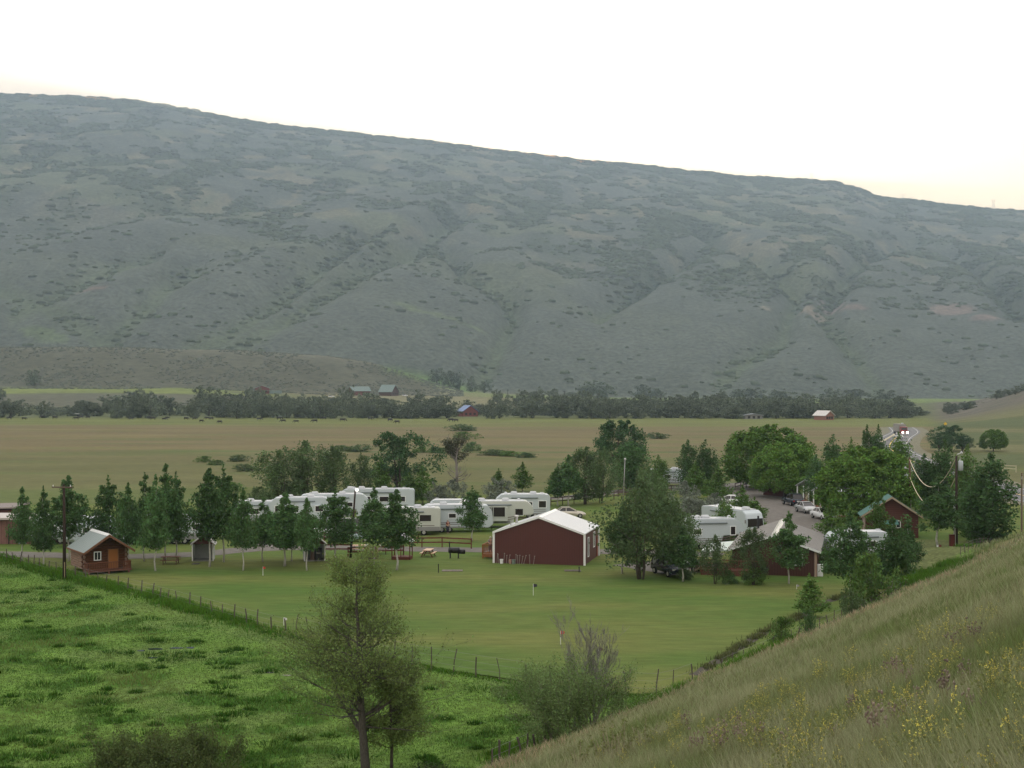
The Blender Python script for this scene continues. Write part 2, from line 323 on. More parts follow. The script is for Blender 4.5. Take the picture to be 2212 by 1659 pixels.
def ribbon(name, P, w, m, z=.03, off=0, parent=None, dash=None, drape=False, wob=0):
    Q = spline(P); Vv, Ff = [], []; acc = 0
    for i, q in enumerate(Q):
        a = Q[max(i - 1, 0)]; b = Q[min(i + 1, len(Q) - 1)]; tdir = (b - a)[:2]; tdir = tdir / (np.linalg.norm(tdir) + 1e-9); n = np.array([-tdir[1], tdir[0]])
        wi = w * (1 + wob * math.sin(i * 1.7) * .5)
        for s_ in (-.5, .5):
            x, y = q[:2] + n * (off + s_ * wi); Vv.append((x, y, (H(x, y) if drape else 0) + z))
        if i and not (dash and (i // dash) % 2): Ff.append((2 * i - 2, 2 * i, 2 * i + 1, 2 * i - 1))
    Ff = [f if (Vector(Vv[f[1]]) - Vector(Vv[f[0]])).cross(Vector(Vv[f[3]]) - Vector(Vv[f[0]])).z > 0 else f[::-1] for f in Ff]
    me = bpy.data.meshes.new(name); me.from_pydata(Vv, [], Ff); me.materials.append(m); o = link(name, me, parent)
    return o
def fl(L_): return [flat(*p) for p in L_]
tag(ribbon('gravel_road', fl([(-260, 1196), (-60, 1196), (100, 1200), (260, 1203), (420, 1198), (553, 1187), (700, 1184), (900, 1187), (1050, 1189), (1250, 1192), (1420, 1194), (1560, 1200)]), 4.2, M_gravel, .03, wob=.15), kind='structure')
tag(ribbon('gravel_lane', fl([(560, 1180), (620, 1166), (700, 1158)]), 4.5, M_gravel, .026), kind='structure')
tag(ribbon('gravel_drive', fl([(1560, 1047), (1600, 1052), (1630, 1066), (1672, 1088), (1705, 1112), (1745, 1150), (1790, 1195), (1800, 1225)]), 8.5, M_gravel, .034, wob=.1), kind='structure')
tag(ribbon('back_lane', fl([(1180, 1079), (1260, 1072), (1350, 1061), (1480, 1052), (1580, 1047), (1680, 1040)]), 5, M_gravel, .022), kind='structure')
tag(ribbon('parking_pad', fl([(1385, 1232), (1450, 1226), (1530, 1222)]), 9, M_gravel, .018), kind='structure')
tag(ribbon('patio', fl([(1795, 1205), (1830, 1205)]), 3, mat('concrete', (.3, .29, .27), noise=.2), .04), kind='structure')
HW = [flat(2420, 1104), flat(2300, 1088), flat(2230, 1076), flat(2150, 1058), flat(2080, 1038), flat(2010, 1012), flat(1950, 988), flat(1922, 966), flat(1935, 947), flat(1955, 934), flat(1946, 924)]
hw = tag(ribbon('highway', HW, 11, M_asph, .10, drape=True), kind='structure')
ribbon('edge_line', HW, .22, M_paint, .106, 4.6, hw, drape=True); ribbon('edge_line', HW, .22, M_paint, .106, -4.6, hw, drape=True); ribbon('centre_line', HW, .3, M_yel, .106, 0, hw, drape=True)
# soft verge under the highway
tag(ribbon('road_verge', HW, 17, mat('verge', (.15, .14, .08), noise=.3, nscale=1), .06, drape=True), kind='structure')
# ------------------------------------------------------------------ mesh builder
class MB:
    def __init__(s): s.v = []; s.f = []
    def add(s, vs, fs):
        b = len(s.v); s.v += [tuple(v) for v in vs]; s.f += [tuple(b + i for i in f) for f in fs]; return s
    def box(s, c, d, rz=0, taper=1, ry=0, rx=0):
        x, y, z = [k / 2 for k in d]; M_ = Matrix.Translation(c) @ Euler((rx, ry, rz)).to_matrix().to_4x4()
        vs = [M_ @ Vector((sx * x * (taper if sz > 0 else 1), sy * y * (taper if sz > 0 else 1), sz * z)) for sz in (-1, 1) for sx, sy in ((-1, -1), (1, -1), (1, 1), (-1, 1))]
        return s.add(vs, [(0, 3, 2, 1), (4, 5, 6, 7), (0, 1, 5, 4), (1, 2, 6, 5), (2, 3, 7, 6), (3, 0, 4, 7)])
    def tube(s, pts, rs, n=8, cap=True):
        pts = [Vector(p) for p in pts]
        if not hasattr(rs, '__len__'): rs = [rs] * len(pts)
        b = len(s.v)
        for i, p in enumerate(pts):
            t = (pts[min(i + 1, len(pts) - 1)] - pts[max(i - 1, 0)]).normalized(); a = Vector((0, 0, 1)) if abs(t.z) < .9 else Vector((1, 0, 0))
            e1 = t.cross(a).normalized(); e2 = t.cross(e1)
            for k in range(n): s.v.append(tuple(p + (e1 * math.cos(k * 2 * math.pi / n) + e2 * math.sin(k * 2 * math.pi / n)) * rs[i]))
        for i in range(len(pts) - 1):
            for k in range(n):
                k2 = (k + 1) % n; s.f.append((b + i * n + k, b + i * n + k2, b + (i + 1) * n + k2, b + (i + 1) * n + k))
        if cap: s.f.append(tuple(b + k for k in range(n))[::-1]); s.f.append(tuple(b + (len(pts) - 1) * n + k for k in range(n)))
        return s
    def prism(s, poly, axis, a, b):    # poly of (p,q) extruded along axis between a and b
        def P(p, q, w): return {'y': (p, w, q), 'x': (w, p, q), 'z': (p, q, w)}[axis]
        n = len(poly); vs = [P(p, q, a) for p, q in poly] + [P(p, q, b) for p, q in poly]
        return s.add(vs, [tuple(range(n)), tuple(range(2 * n - 1, n - 1, -1))] + [(i, n + i, n + (i + 1) % n, (i + 1) % n) for i in range(n)])
    def ball(s, c, r, n=10, m=6, sc=(1, 1, 1)):
        vs = [(c[0], c[1], c[2] + r * sc[2])]
        for i in range(1, m):
            ph = math.pi * i / m
            for k in range(n): th = 2 * math.pi * k / n; vs.append((c[0] + r * sc[0] * math.sin(ph) * math.cos(th), c[1] + r * sc[1] * math.sin(ph) * math.sin(th), c[2] + r * sc[2] * math.cos(ph)))
        vs.append((c[0], c[1], c[2] - r * sc[2])); fs = [(0, 1 + k, 1 + (k + 1) % n) for k in range(n)]
        for i in range(m - 2):
            for k in range(n): fs.append((1 + i * n + k, 1 + (i + 1) * n + k, 1 + (i + 1) * n + (k + 1) % n, 1 + i * n + (k + 1) % n))
        b = 1 + (m - 2) * n; fs += [(len(vs) - 1, b + (k + 1) % n, b + k) for k in range(n)]
        return s.add(vs, fs)
    def mesh(s, name, m, bevel=0):
        import bmesh
        me = bpy.data.meshes.new(name); me.from_pydata(s.v, [], s.f)
        bm = bmesh.new(); bm.from_mesh(me); bmesh.ops.recalc_face_normals(bm, faces=bm.faces)
        if bevel: bmesh.ops.bevel(bm, geom=[e for e in bm.edges], offset=bevel, segments=2, affect='EDGES', clamp_overlap=True)
        bm.to_mesh(me); bm.free(); me.materials.append(m); return me
    def build(s, name, m, parent=None, bevel=0, smooth=False, label=None):
        me = s.mesh(name, m, bevel)
        if smooth:
            for p in me.polygons: p.use_smooth = True
        o = link(name, me, parent)
        if label: o['label'] = label
        return o
def empty(name, loc, rz=0, sc=None):
    o = bpy.data.objects.new(name, None); COL.objects.link(o); o.location = loc; o.rotation_euler = (0, 0, rz); o.empty_display_size = .5
    if sc is not None: o.scale = sc
    return o
def copy_tree(o, parent=None):
    c = o.copy(); COL.objects.link(c); c.parent = parent
    for ch in list(o.children): copy_tree(ch, c)
    return c
def dup(o, loc, rz=0, label=None, group=None, sc=None):
    c = copy_tree(o); c.location = loc; c.rotation_euler = (0, 0, rz)
    if label: c['label'] = label
    if group: c['group'] = group
    if sc is not None: c.scale = sc
    return c

# ------------------------------------------------------------------ scrub on the mountain
def clump_protos(n=5, seed=3):
    r = np.random.RandomState(seed); out = []
    for _ in range(n):
        v = [(0, 0, 1.)]
        for ph, k in ((35, 5), (68, 7), (98, 7)):
            for i in range(k):
                th = 2 * math.pi * (i + r.rand() * .6) / k; v.append((math.sin(R(ph)) * math.cos(th), math.sin(R(ph)) * math.sin(th), math.cos(R(ph))))
        v = np.array(v) * (1 + .35 * (r.rand(len(v), 1) - .5)); f = []
        def ring(a, na, b, nb):
            i = j = 0
            while i < na or j < nb:
                if j >= nb or (i < na and (i + 1) / na <= (j + 1) / nb): f.append((a + i % na, b + j % nb, a + (i + 1) % na)); i += 1
                else: f.append((a + i % na, b + j % nb, b + (j + 1) % nb)); j += 1
        for i in range(5): f.append((0, 1 + i, 1 + (i + 1) % 5))
        ring(1, 5, 6, 7); ring(6, 7, 13, 7); out.append((v, np.array(f)))
    return out
def clumps(name, X, Y, Z, SX, SZ, m, seed=1, stretch=1.5):
    r = np.random.RandomState(seed); pr = clump_protos(); VV = []; FF = []; b = 0; which = r.randint(0, len(pr), len(X)); ang = r.rand(len(X)) * 6.28
    for k, (v, f) in enumerate(pr):
        s_ = np.where(which == k)[0]
        if not len(s_): continue
        ca, sa = np.cos(ang[s_])[:, None], np.sin(ang[s_])[:, None]
        x = (v[None, :, 0] * ca - v[None, :, 1] * sa) * SX[s_][:, None] * stretch; y = (v[None, :, 0] * sa + v[None, :, 1] * ca) * SX[s_][:, None]; z = v[None, :, 2] * SZ[s_][:, None]
        P = np.stack([x + X[s_][:, None], y + Y[s_][:, None], z + Z[s_][:, None]], -1).reshape(-1, 3)
        Fi = (f[None] + (np.arange(len(s_)) * len(v))[:, None, None]).reshape(-1, 3) + b; VV.append(P); FF.append(Fi); b += len(P)
    return np_mesh(name, np.concatenate(VV), np.concatenate(FF), m, 3)
M_scrub = mat('scrub_leaves', (.068, .084, .055), .95, .05, island=.3)
def scrub():
    N_ = 300000; r = np.random.RandomState(5)
    y = YB + (YC + 40 - YB) * r.rand(N_); u = -500 + 3300 * r.rand(N_); x = (u - 1106) / FPX * y; t = (y - YB) / (YC - YB)
    keep = r.rand(N_) < (y / YC) ; n5 = fbm(x / 45, y / 70, 83, 4); n6 = fbm(x / 260, y / 150, 84, 3); gd = gully(u, t)
    dens = np.clip((n5 - .47) * 8, 0, 1) * sst(.10, .42, t) * (.15 + 1.2 * sst(.4, .6, n6)) + .5 * np.exp(-(gd / .16) ** 2) * (n5 > .45) + .06 * np.clip((n5 - .5) * 9, 0, 1) + .55 * sst(.95, 1., t) + .003
    q = keep & (r.rand(N_) < dens * .62); x, y, t = x[q], y[q], t[q]; s_ = (2.2 + 4.6 * r.rand(len(x)) ** 2) * (.8 + .5 * t) * (1 + .7 * sst(.97, 1, t))
    o = link('mountain_scrub', clumps('mountain_scrub', x, y, Hraw(x, y) - .3, s_, s_ * .6 + .8, M_scrub, 4, 1.35)); tag(o, 'dark oak scrub scattered over the mountain slopes', 'scrub', kind='stuff')
    # sage dots on the near bench and right hill
    N2 = 26000; y = 1200 + 330 * r.rand(N2); u = -300 + 1300 * r.rand(N2); x = (u - 1106) / FPX * y; q = r.rand(N2) < .3 * (fbm(x / 30, y / 30, 4, 3) > .42); x, y = x[q], y[q]; s_ = .8 + .9 * r.rand(len(x))
    o = link('sagebrush', clumps('sagebrush', x, y, Hraw(x, y) - .1, s_, s_ * .7, mat('sage_leaves', (.085, .095, .07), .95, .05, island=.3), 6, 1.1)); tag(o, 'low grey sagebrush covering the bench below the mountain', 'sagebrush', kind='stuff')
scrub()
def rim_glow_brush():      # open leaf faces added on the crest, coloured orange to give a sunset rim glow
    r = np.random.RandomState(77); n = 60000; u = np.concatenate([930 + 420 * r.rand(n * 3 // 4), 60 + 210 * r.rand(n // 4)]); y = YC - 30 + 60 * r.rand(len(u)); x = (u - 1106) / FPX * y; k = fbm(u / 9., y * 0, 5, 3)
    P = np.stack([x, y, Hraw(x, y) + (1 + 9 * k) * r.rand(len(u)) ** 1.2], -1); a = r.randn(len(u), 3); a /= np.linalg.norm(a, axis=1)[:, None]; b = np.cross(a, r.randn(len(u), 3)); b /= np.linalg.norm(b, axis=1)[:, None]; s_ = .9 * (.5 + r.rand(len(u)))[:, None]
    o = link('rim_glow_brush', np_mesh('rim_glow_brush', np.stack([P - a * s_, P + b * s_ * .5, P + a * s_, P - b * s_ * .5], 1).reshape(-1, 3), np.arange(len(u) * 4).reshape(-1, 4), mat('orange_glow_leaves', (.7, .38, .14), .9, .05, transl=.8), 4)); tag(o, 'thin brush added along the mountain crest, coloured orange for the sunset rim glow', 'brush', kind='stuff')
rim_glow_brush()

# ------------------------------------------------------------------ grass
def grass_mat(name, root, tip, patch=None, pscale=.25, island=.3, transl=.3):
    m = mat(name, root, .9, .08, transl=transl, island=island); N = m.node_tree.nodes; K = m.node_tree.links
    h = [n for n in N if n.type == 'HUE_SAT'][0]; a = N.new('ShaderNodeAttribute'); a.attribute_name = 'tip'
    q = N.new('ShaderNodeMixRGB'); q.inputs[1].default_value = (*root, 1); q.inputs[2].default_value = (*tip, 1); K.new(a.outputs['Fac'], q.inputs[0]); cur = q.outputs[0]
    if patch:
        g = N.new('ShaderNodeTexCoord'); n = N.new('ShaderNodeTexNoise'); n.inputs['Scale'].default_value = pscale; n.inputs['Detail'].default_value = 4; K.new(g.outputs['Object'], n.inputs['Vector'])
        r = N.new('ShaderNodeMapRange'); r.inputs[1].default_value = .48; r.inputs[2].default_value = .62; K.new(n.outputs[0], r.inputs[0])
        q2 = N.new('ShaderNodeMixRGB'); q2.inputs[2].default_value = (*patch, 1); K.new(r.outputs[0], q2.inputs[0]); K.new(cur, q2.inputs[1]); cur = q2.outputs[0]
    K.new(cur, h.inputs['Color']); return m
def blades(name, x, y, z, hgt, wid, m, lean=.35, seed=1, lx=None, ly=None):
    n = len(x); r = np.random.RandomState(seed); an = r.rand(n) * 6.283; wx, wy = np.cos(an) * wid / 2, np.sin(an) * wid / 2
    ll = lean * hgt * (.3 + r.rand(n)); la = r.rand(n) * 6.283; dx = np.cos(la) * ll if lx is None else lx; dy = np.sin(la) * ll if ly is None else ly
    B = np.stack([x, y, z], -1); V = np.empty((n, 5, 3)); W_ = np.stack([wx, wy, 0 * wx], -1)
    V[:, 0] = B - W_; V[:, 1] = B + W_; mid = B + np.stack([dx * .35, dy * .35, hgt * .6], -1); V[:, 2] = mid + W_ * .8; V[:, 3] = mid - W_ * .8; V[:, 4] = B + np.stack([dx, dy, hgt], -1)
    b = np.arange(n)[:, None] * 5
    F = np.concatenate([b + np.array([[0, 1, 2]]), b + np.array([[0, 2, 3]]), b + np.array([[3, 2, 4]])], 0)
    tip = np.tile([0, 0, .6, .6, 1.], n)
    return np_mesh(name, V.reshape(-1, 3), F, m, 3, {'tip': ('FLOAT', tip)})
def hill_grass():
    r = np.random.RandomState(21); n = 620000
    D = np.exp(r.rand(n) * (math.log(185) - math.log(4)) + math.log(4)); a = -.25 + .85 * r.rand(n); x = a * D; y = D.copy(); d = toe(x, y)
    q = (d > .3) & (y < 190); x, y, d, D = x[q], y[q], d[q], D[q]
    pn = fbm(x / 1.6, y / 1.6, 33, 3); q = r.rand(len(x)) < .35 + 1.0 * sst(.4, .6, pn); x, y, D, d = x[q], y[q], D[q], d[q]
    z = Hraw(x, y) - .02; h = (.28 + .34 * r.rand(len(x))) * (.7 + .7 * fbm(x / 3, y / 3, 34, 3)); w = np.maximum(.007, D * .00055) * (.7 + .6 * r.rand(len(x)))
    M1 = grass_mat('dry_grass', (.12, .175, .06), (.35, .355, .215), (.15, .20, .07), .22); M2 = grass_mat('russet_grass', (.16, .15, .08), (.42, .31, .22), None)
    red = (fbm(x / 7, y / 7, 35, 3) > .5) & (d < 9) & (r.rand(len(x)) < .45)
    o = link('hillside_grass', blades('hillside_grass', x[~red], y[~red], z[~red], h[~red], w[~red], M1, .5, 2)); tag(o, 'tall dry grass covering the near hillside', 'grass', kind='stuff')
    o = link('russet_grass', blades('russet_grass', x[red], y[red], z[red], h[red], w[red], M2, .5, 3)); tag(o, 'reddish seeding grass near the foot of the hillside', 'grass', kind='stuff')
hill_grass()
FENCE_W = [flat(*p) for p in [(-200, 1160), (-60, 1192), (0, 1205), (140, 1243), (300, 1281), (460, 1325), (620, 1371)]]
FENCE_S = [flat(*p) for p in [(620, 1371), (700, 1394), (800, 1418), (900, 1441), (1040, 1463), (1160, 1482), (1280, 1497), (1390, 1505), (1500, 1498)]]
def along(P, n, r):
    P = np.array(P); seg = np.linalg.norm(np.diff(P, axis=0), axis=1); c = np.concatenate([[0], np.cumsum(seg)]); s_ = r.rand(n) * c[-1]
    return np.interp(s_, c, P[:, 0]), np.interp(s_, c, P[:, 1]), c[-1]
PUD = [(335, 1403, 22, 2.2), (382, 1401, 16, 2.0), (412, 1400, 12, 2.6), (306, 1407, 11, 1.6), (330, 1422, 14, 1.8), (582, 1454, 12, 1.3), (620, 1460, 12, 1)]
def dry(x, y):          # grass does not stand in the puddles nor tower over their near edge
    m = np.ones(len(x), bool); w = 1 + .5 * fbm(x, y, 61, 2)
    for (u0, v0, lu, lv) in PUD: cx, cy = flat(u0, v0); rx = abs(flat(u0 + lu, v0)[0] - cx); ry = abs(flat(u0, v0 + lv)[1] - cy); m &= ((x - cx) / (rx * w)) ** 2 + ((y - cy + .35) / (ry * w + .45)) ** 2 > 1
    return m
def meadow_grass():
    r = np.random.RandomState(22); n = 330000; D = np.exp(r.rand(n) * (math.log(165) - math.log(48)) + math.log(48)); a = -.42 + .62 * r.rand(n); x = a * D; y = D.copy()
    q = (toe(x, y) < .5) & ~inpoly(x, y, LAWN) & (y < 158); x, y = x[q], y[q]; q = dry(x, y); x, y = x[q], y[q]; pn = fbm(x / 2.2, y / 2.2, 95, 3); tall = sst(.52, .64, pn)
    h = .05 + .05 * r.rand(len(x)) + .10 * tall; w = np.maximum(.02, y * .0005)
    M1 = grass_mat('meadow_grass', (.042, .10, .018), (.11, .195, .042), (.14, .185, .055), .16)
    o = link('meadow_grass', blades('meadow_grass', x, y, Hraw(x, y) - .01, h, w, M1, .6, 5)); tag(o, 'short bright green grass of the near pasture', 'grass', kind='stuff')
    # dark ungrazed tussocks
    k = 620; D = np.exp(r.rand(k) * (math.log(160) - math.log(50)) + math.log(50)); a = -.42 + .6 * r.rand(k); tx, ty = a * D, D; q = (toe(tx, ty) < -1) & ~inpoly(tx, ty, LAWN) & (ty < 155); tx, ty = tx[q], ty[q]
    sz = .25 + .65 * r.rand(len(tx)) ** 2; m_ = 95; rr = np.sqrt(r.rand(len(tx), m_)) * sz[:, None]; th = r.rand(len(tx), m_) * 6.283; ox, oy = 1.5 * rr * np.cos(th), rr * np.sin(th)
    x = (tx[:, None] + ox).ravel(); y = (ty[:, None] + oy).ravel(); h = ((.2 + .22 * r.rand(len(tx), m_)) * (1.15 - .75 * rr / sz[:, None]) * (.8 + .35 * sz[:, None])).ravel()
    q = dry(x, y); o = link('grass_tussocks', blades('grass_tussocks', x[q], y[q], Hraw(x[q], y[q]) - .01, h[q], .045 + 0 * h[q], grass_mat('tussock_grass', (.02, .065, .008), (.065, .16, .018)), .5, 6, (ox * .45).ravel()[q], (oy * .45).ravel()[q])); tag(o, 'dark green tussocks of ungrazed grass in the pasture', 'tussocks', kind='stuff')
    # rank grass along the fence and the foot of the slope
    X, Y, Hh = [], [], []
    for P, nn, wd, hh in ((FENCE_W, 22000, 1.2, .6), (FENCE_S, 9000, .45, .3), ([flat(*p) for p in ((1360, 1560), (1440, 1520), (1530, 1482), (1600, 1452), (1700, 1410))], 22000, 1.3, .75), ([flat(*p) for p in ((1120, 1640), (1240, 1600))], 6000, 1.5, .5), ([flat(*p) for p in ((1960, 1262), (2000, 1240), (2070, 1228))], 8000, 1.6, .6), ([flat(*p) for p in ((2080, 1205), (2160, 1180))], 5000, 1.2, .5)):
        ax, ay, _ = along(P, nn, r); ax = ax + r.randn(nn) * wd * .5; ay = ay - abs(r.randn(nn)) * wd * .9 + .3; pn = fbm(ax / 2.5, ay / 2.5, 44, 3); q = r.rand(nn) < .3 + sst(.4, .6, pn); sh = 1.2 if hh > .7 and wd == 1.3 else 0; ax = ax + sh; X.append(ax[q]); Y.append(ay[q]); Hh.append((hh * (.4 + .6 * r.rand(nn)) * (.5 + .9 * pn))[q])
    x, y, h = map(np.concatenate, (X, Y, Hh)); q = (toe(x, y) < 2.5)
    x, y, h = x[q], y[q], h[q]
    o = link('rank_grass', blades('rank_grass', x, y, Hraw(x, y) - .01, h, .05 + 0 * h, grass_mat('rank_grass', (.035, .11, .01), (.11, .24, .025)), .5, 8)); tag(o, 'lush tall green grass growing along the wire fence and slope foot', 'grass', kind='stuff')
meadow_grass()
# puddles in the pasture
M_water = mat('puddle_water', (.02, .025, .03), .04, .5)
def puddles():
    mb = MB(); r = random.Random(4)
    for (u0, v0, lu, lv) in PUD:
        c = at(u0, v0); n = 12; e = flat(u0 + lu, v0); f_ = flat(u0, v0 + lv); rx = abs(e[0] - flat(u0, v0)[0]); ry = abs(f_[1] - flat(u0, v0)[1])
        z0 = .015 + max(H(c.x + rx * math.cos(k), c.y + ry * math.sin(k)) for k in range(7)) + .01
        mb.add([(c.x + rx * math.cos(k * 6.283 / n) * r.uniform(.6, 1.1), c.y + ry * math.sin(k * 6.283 / n) * r.uniform(.6, 1.1), z0) for k in range(n)], [tuple(range(n))])
    tag(mb.build('puddle_water', M_water), kind='structure')
puddles()
# ------------------------------------------------------------------ trees
def LM(name, col, tr=.35, isl=.38): return mat(name, col, .75, .12, transl=tr, island=isl)
M_bark = mat('grey_bark', (.10, .085, .07), .9, .1, noise=.45, nscale=9, bump=.4)
M_white = mat('aspen_bark', (.46, .45, .42), .8, .2, noise=.5, nscale=3, col2=(.3, .29, .26), aniso=(1, 1, 3))
M_dead = mat('dead_wood', (.22, .20, .185), .9, .1, noise=.3, nscale=6)
M_aspen = LM('aspen_leaves', (.072, .14, .048)); M_light = LM('young_leaves', (.10, .18, .045)); M_will = LM('willow_leaves', (.085, .135, .055))
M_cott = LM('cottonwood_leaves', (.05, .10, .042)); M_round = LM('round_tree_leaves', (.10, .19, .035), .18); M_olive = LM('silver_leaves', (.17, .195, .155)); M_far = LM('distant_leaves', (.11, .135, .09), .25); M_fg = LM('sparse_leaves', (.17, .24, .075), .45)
def prof_cone(h): return np.interp(h, [0, .1, .28, .5, .7, .86, 1], [.6, .95, 1, .8, .5, .27, .05])
def prof_oval(h): return np.interp(h, [0, .12, .35, .6, .8, .93, 1], [.45, .8, 1, .95, .72, .42, .1])
def prof_dome(h): return np.interp(h, [0, .1, .3, .55, .8, .93, 1], [.72, .92, 1, .95, .74, .45, .15])
def prof_col(h): return np.interp(h, [0, .15, .5, .8, 1], [.6, .95, 1, .6, .08])
def prof_umb(h): return np.interp(h, [0, .25, .5, .8, 1], [.35, .85, 1, .85, .35])
def crown_mesh(name, m, W_, z0, z1, prof, n_cl, n_leaf, leaf, seed, clr=.2, up=0, rag=.35, shell=.5, core=0):
    """foliage: leaf-sized faces gathered in clumps through the crown's volume"""
    r = np.random.RandomState(seed); hh = []; 
    while len(hh) < n_cl:
        h = r.rand()
        if r.rand() < prof(h) ** 1.4 + .05: hh.append(h)
    hh = np.array(hh); th = r.rand(n_cl) * 6.283; lob = 1 + rag * (np.sin(th * 2 + seed) * .35 + np.sin(th * 3 + 5 * hh + seed * 2) * .35 + (r.rand(n_cl) - .5) * .9)
    rr = (shell + (1 - shell) * r.rand(n_cl)) ** .8 * prof(hh) * W_ / 2 * lob * np.where(r.rand(n_cl) < .3, r.rand(n_cl), 1)
    C = np.stack([rr * np.cos(th), rr * np.sin(th), z0 + (z1 - z0) * hh], -1)
    k = r.randint(0, n_cl, n_leaf); cs = clr * W_ * (.2 + .95 * prof(hh[k])) * (.6 + .6 * r.rand(n_cl)[k]); P = C[k] + np.clip(r.randn(n_leaf, 3), -2, 2) * cs[:, None] * np.array([.5, .5, .42 + up])
    nc = int(n_leaf * core)
    if nc: hc = r.rand(nc) ** 1.15; P[:nc] = np.stack([r.randn(nc) * prof(hc) * W_ * .17, r.randn(nc) * prof(hc) * W_ * .17, z0 + (z1 - z0) * hc * 1.03], -1)
    a = r.randn(n_leaf, 3); a /= np.linalg.norm(a, axis=1)[:, None]; b = r.randn(n_leaf, 3); b = np.cross(a, b); b /= np.linalg.norm(b, axis=1)[:, None]
    s_ = leaf * (.55 + .8 * r.rand(n_leaf))[:, None]; V = np.stack([P - a * s_ * .7, P + b * s_ * .42, P + a * s_ * .7, P - b * s_ * .42], 1)
    return np_mesh(name, V.reshape(-1, 3), np.arange(n_leaf * 4).reshape(-1, 4), m, 4), C
def trunk_mesh(m, Hh, r0, C, n_limb, seed, stems=1, z_from=.25, bend=.03, top=.88, spread=.12):
    r = random.Random(seed); mb = MB()
    for s_ in range(stems):
        ox, oy = (0, 0) if stems == 1 else (r.uniform(-1, 1) * spread * Hh, r.uniform(-1, 1) * spread * Hh); n = 7
        pts = [(ox * (.25 + .75 * i / n) + r.uniform(-1, 1) * bend * Hh * (i > 0) * .5, oy * (.25 + .75 * i / n) + r.uniform(-1, 1) * bend * Hh * (i > 0) * .5, -.15 + Hh * top * i / n) for i in range(n + 1)]
        mb.tube(pts, [r0 * (1.25 if i == 0 else 1) * (1 - .85 * i / n) / (stems ** .4) for i in range(n + 1)], 7)
        for q in r.sample(range(len(C)), min(n_limb // stems, len(C))):
            c = Vector(C[q]); zf = max(c.z - (abs(c.x) + abs(c.y)) * .7, Hh * z_from); k = min(zf / (Hh * top), .95) * n; i = int(k); f = k - i; a = Vector(pts[i]).lerp(Vector(pts[min(i + 1, n)]), f); mid = a.lerp(c, .5) + Vector((0, 0, -.03 * Hh)); w = r0 * (1 - .85 * k / n) * .45
            mb.tube([a, mid, a.lerp(c, .92)], [w, w * .6, w * .2], 4, False)
    me = mb.mesh('trunk', m)
    for p in me.polygons: p.use_smooth = True
    return me
PROTO = {}
def proto(kind, me_t, me_c, Hn, Wn): PROTO.setdefault(kind, []).append((me_t, me_c, Hn, Wn))
def mk(kind, mt, ml, Hn, Wn, zc, prof, ncl, nleaf, leaf, seed, nlimb=10, stems=1, r0=.12, **kw):
    c, C = crown_mesh('crown', ml, Wn, Hn * zc, Hn, prof, ncl, nleaf, leaf, seed, **kw); proto(kind, trunk_mesh(mt, Hn, r0, C, nlimb, seed, stems), c, Hn, Wn)
for i in range(7): mk('aspen', M_white, M_aspen, 7.2, 2.9, (.27, .22, .3, .25, .29, .23, .26)[i], prof_cone, (110, 80, 95, 70, 100, 60, 85)[i], 5600, .17, 100 + i, 12, 1, .085, clr=.2, rag=(.6, .85, .7, 1, .5, .9, .75)[i % 7], core=(.13, .06, .1, .05, .12, .04, .08)[i % 7])
for i in range(2): mk('young', M_white, M_light, 6, 2.3, .14, prof_cone, 80, 3400, .17, 110 + i, 10, 1, .07, clr=.2, rag=(.6, .85, .7, 1, .5, .9, .75)[i % 7], core=(.13, .06, .1, .05, .12, .04, .08)[i % 7])
for i in range(3): mk('column', M_bark, M_light if i == 1 else M_aspen, 9, 3.6, .06, prof_col, 110, 6500, .2, 120 + i, 12, 2, .12, clr=.19, up=.3, rag=.5, core=.1)
for i in range(3): mk('willow', M_bark, M_will, 9, 6.2, .12, prof_oval, 90, 6500, .2, 130 + i, 20, 5, .16, clr=.13, up=.3, rag=.6)
for i in range(2): mk('cottonwood', M_bark, M_cott, 12, 9.5, .14, prof_oval, 75, 9000, .26, 140 + i, 16, 2, .3, clr=.11, rag=.95)
mk('umbrella', M_bark, M_cott, 11, 10.5, .36, prof_umb, 90, 9000, .26, 150, 24, 2, .3, clr=.085, rag=.4)
for i in range(2): mk('round', M_bark, M_round, 9, 10, .13, prof_dome, 300, 28000, .24, 160 + i, 18, 3, .22, clr=.075, rag=.12, shell=.82)
for i in range(2): mk('olive', M_bark, M_olive, 4.6, 5, .04, prof_dome, 70, 3800, .19, 170 + i, 14, 4, .09, clr=.11, rag=.5)
for i in range(3): mk('bush', M_bark, (M_will, M_light, M_aspen)[i], 2.6, 3.0, .0, prof_dome, 50, 2600, .14, 180 + i, 16, 6, .04, clr=.13, up=.2, rag=.6)
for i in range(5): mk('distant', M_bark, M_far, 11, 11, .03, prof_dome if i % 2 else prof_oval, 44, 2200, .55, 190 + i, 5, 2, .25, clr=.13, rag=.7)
cnt = {}
def tree(kind, u, vb, vt, w, label, name=None, cat='tree', group=None, p=None, sink=0, var=None):
    L_ = PROTO[kind]; i = cnt.get(kind, 0) if var is None else var; cnt[kind] = i + 1; me_t, me_c, Hn, Wn = L_[i % len(L_)]
    g = Vector((*flat(u, vb), 0)) if p is None else p
    if p is None: g.z = H(g.x, g.y)
    s_ = g.y / FPX; hz, wz = (vb - vt) * s_ / Hn, w * s_ / Wn * 1.06
    wz *= 1.12 if kind in ('aspen', 'young') else 1; o = empty(name or kind + '_tree', (g.x, g.y, g.z - sink), random.uniform(0, 6.28), (wz, wz, hz)); tag(o, label, cat, group)
    link('trunk', me_t, o); link('crown', me_c, o); return o
ROW = 'aspens with pale trunks in a row across the lawn edge'
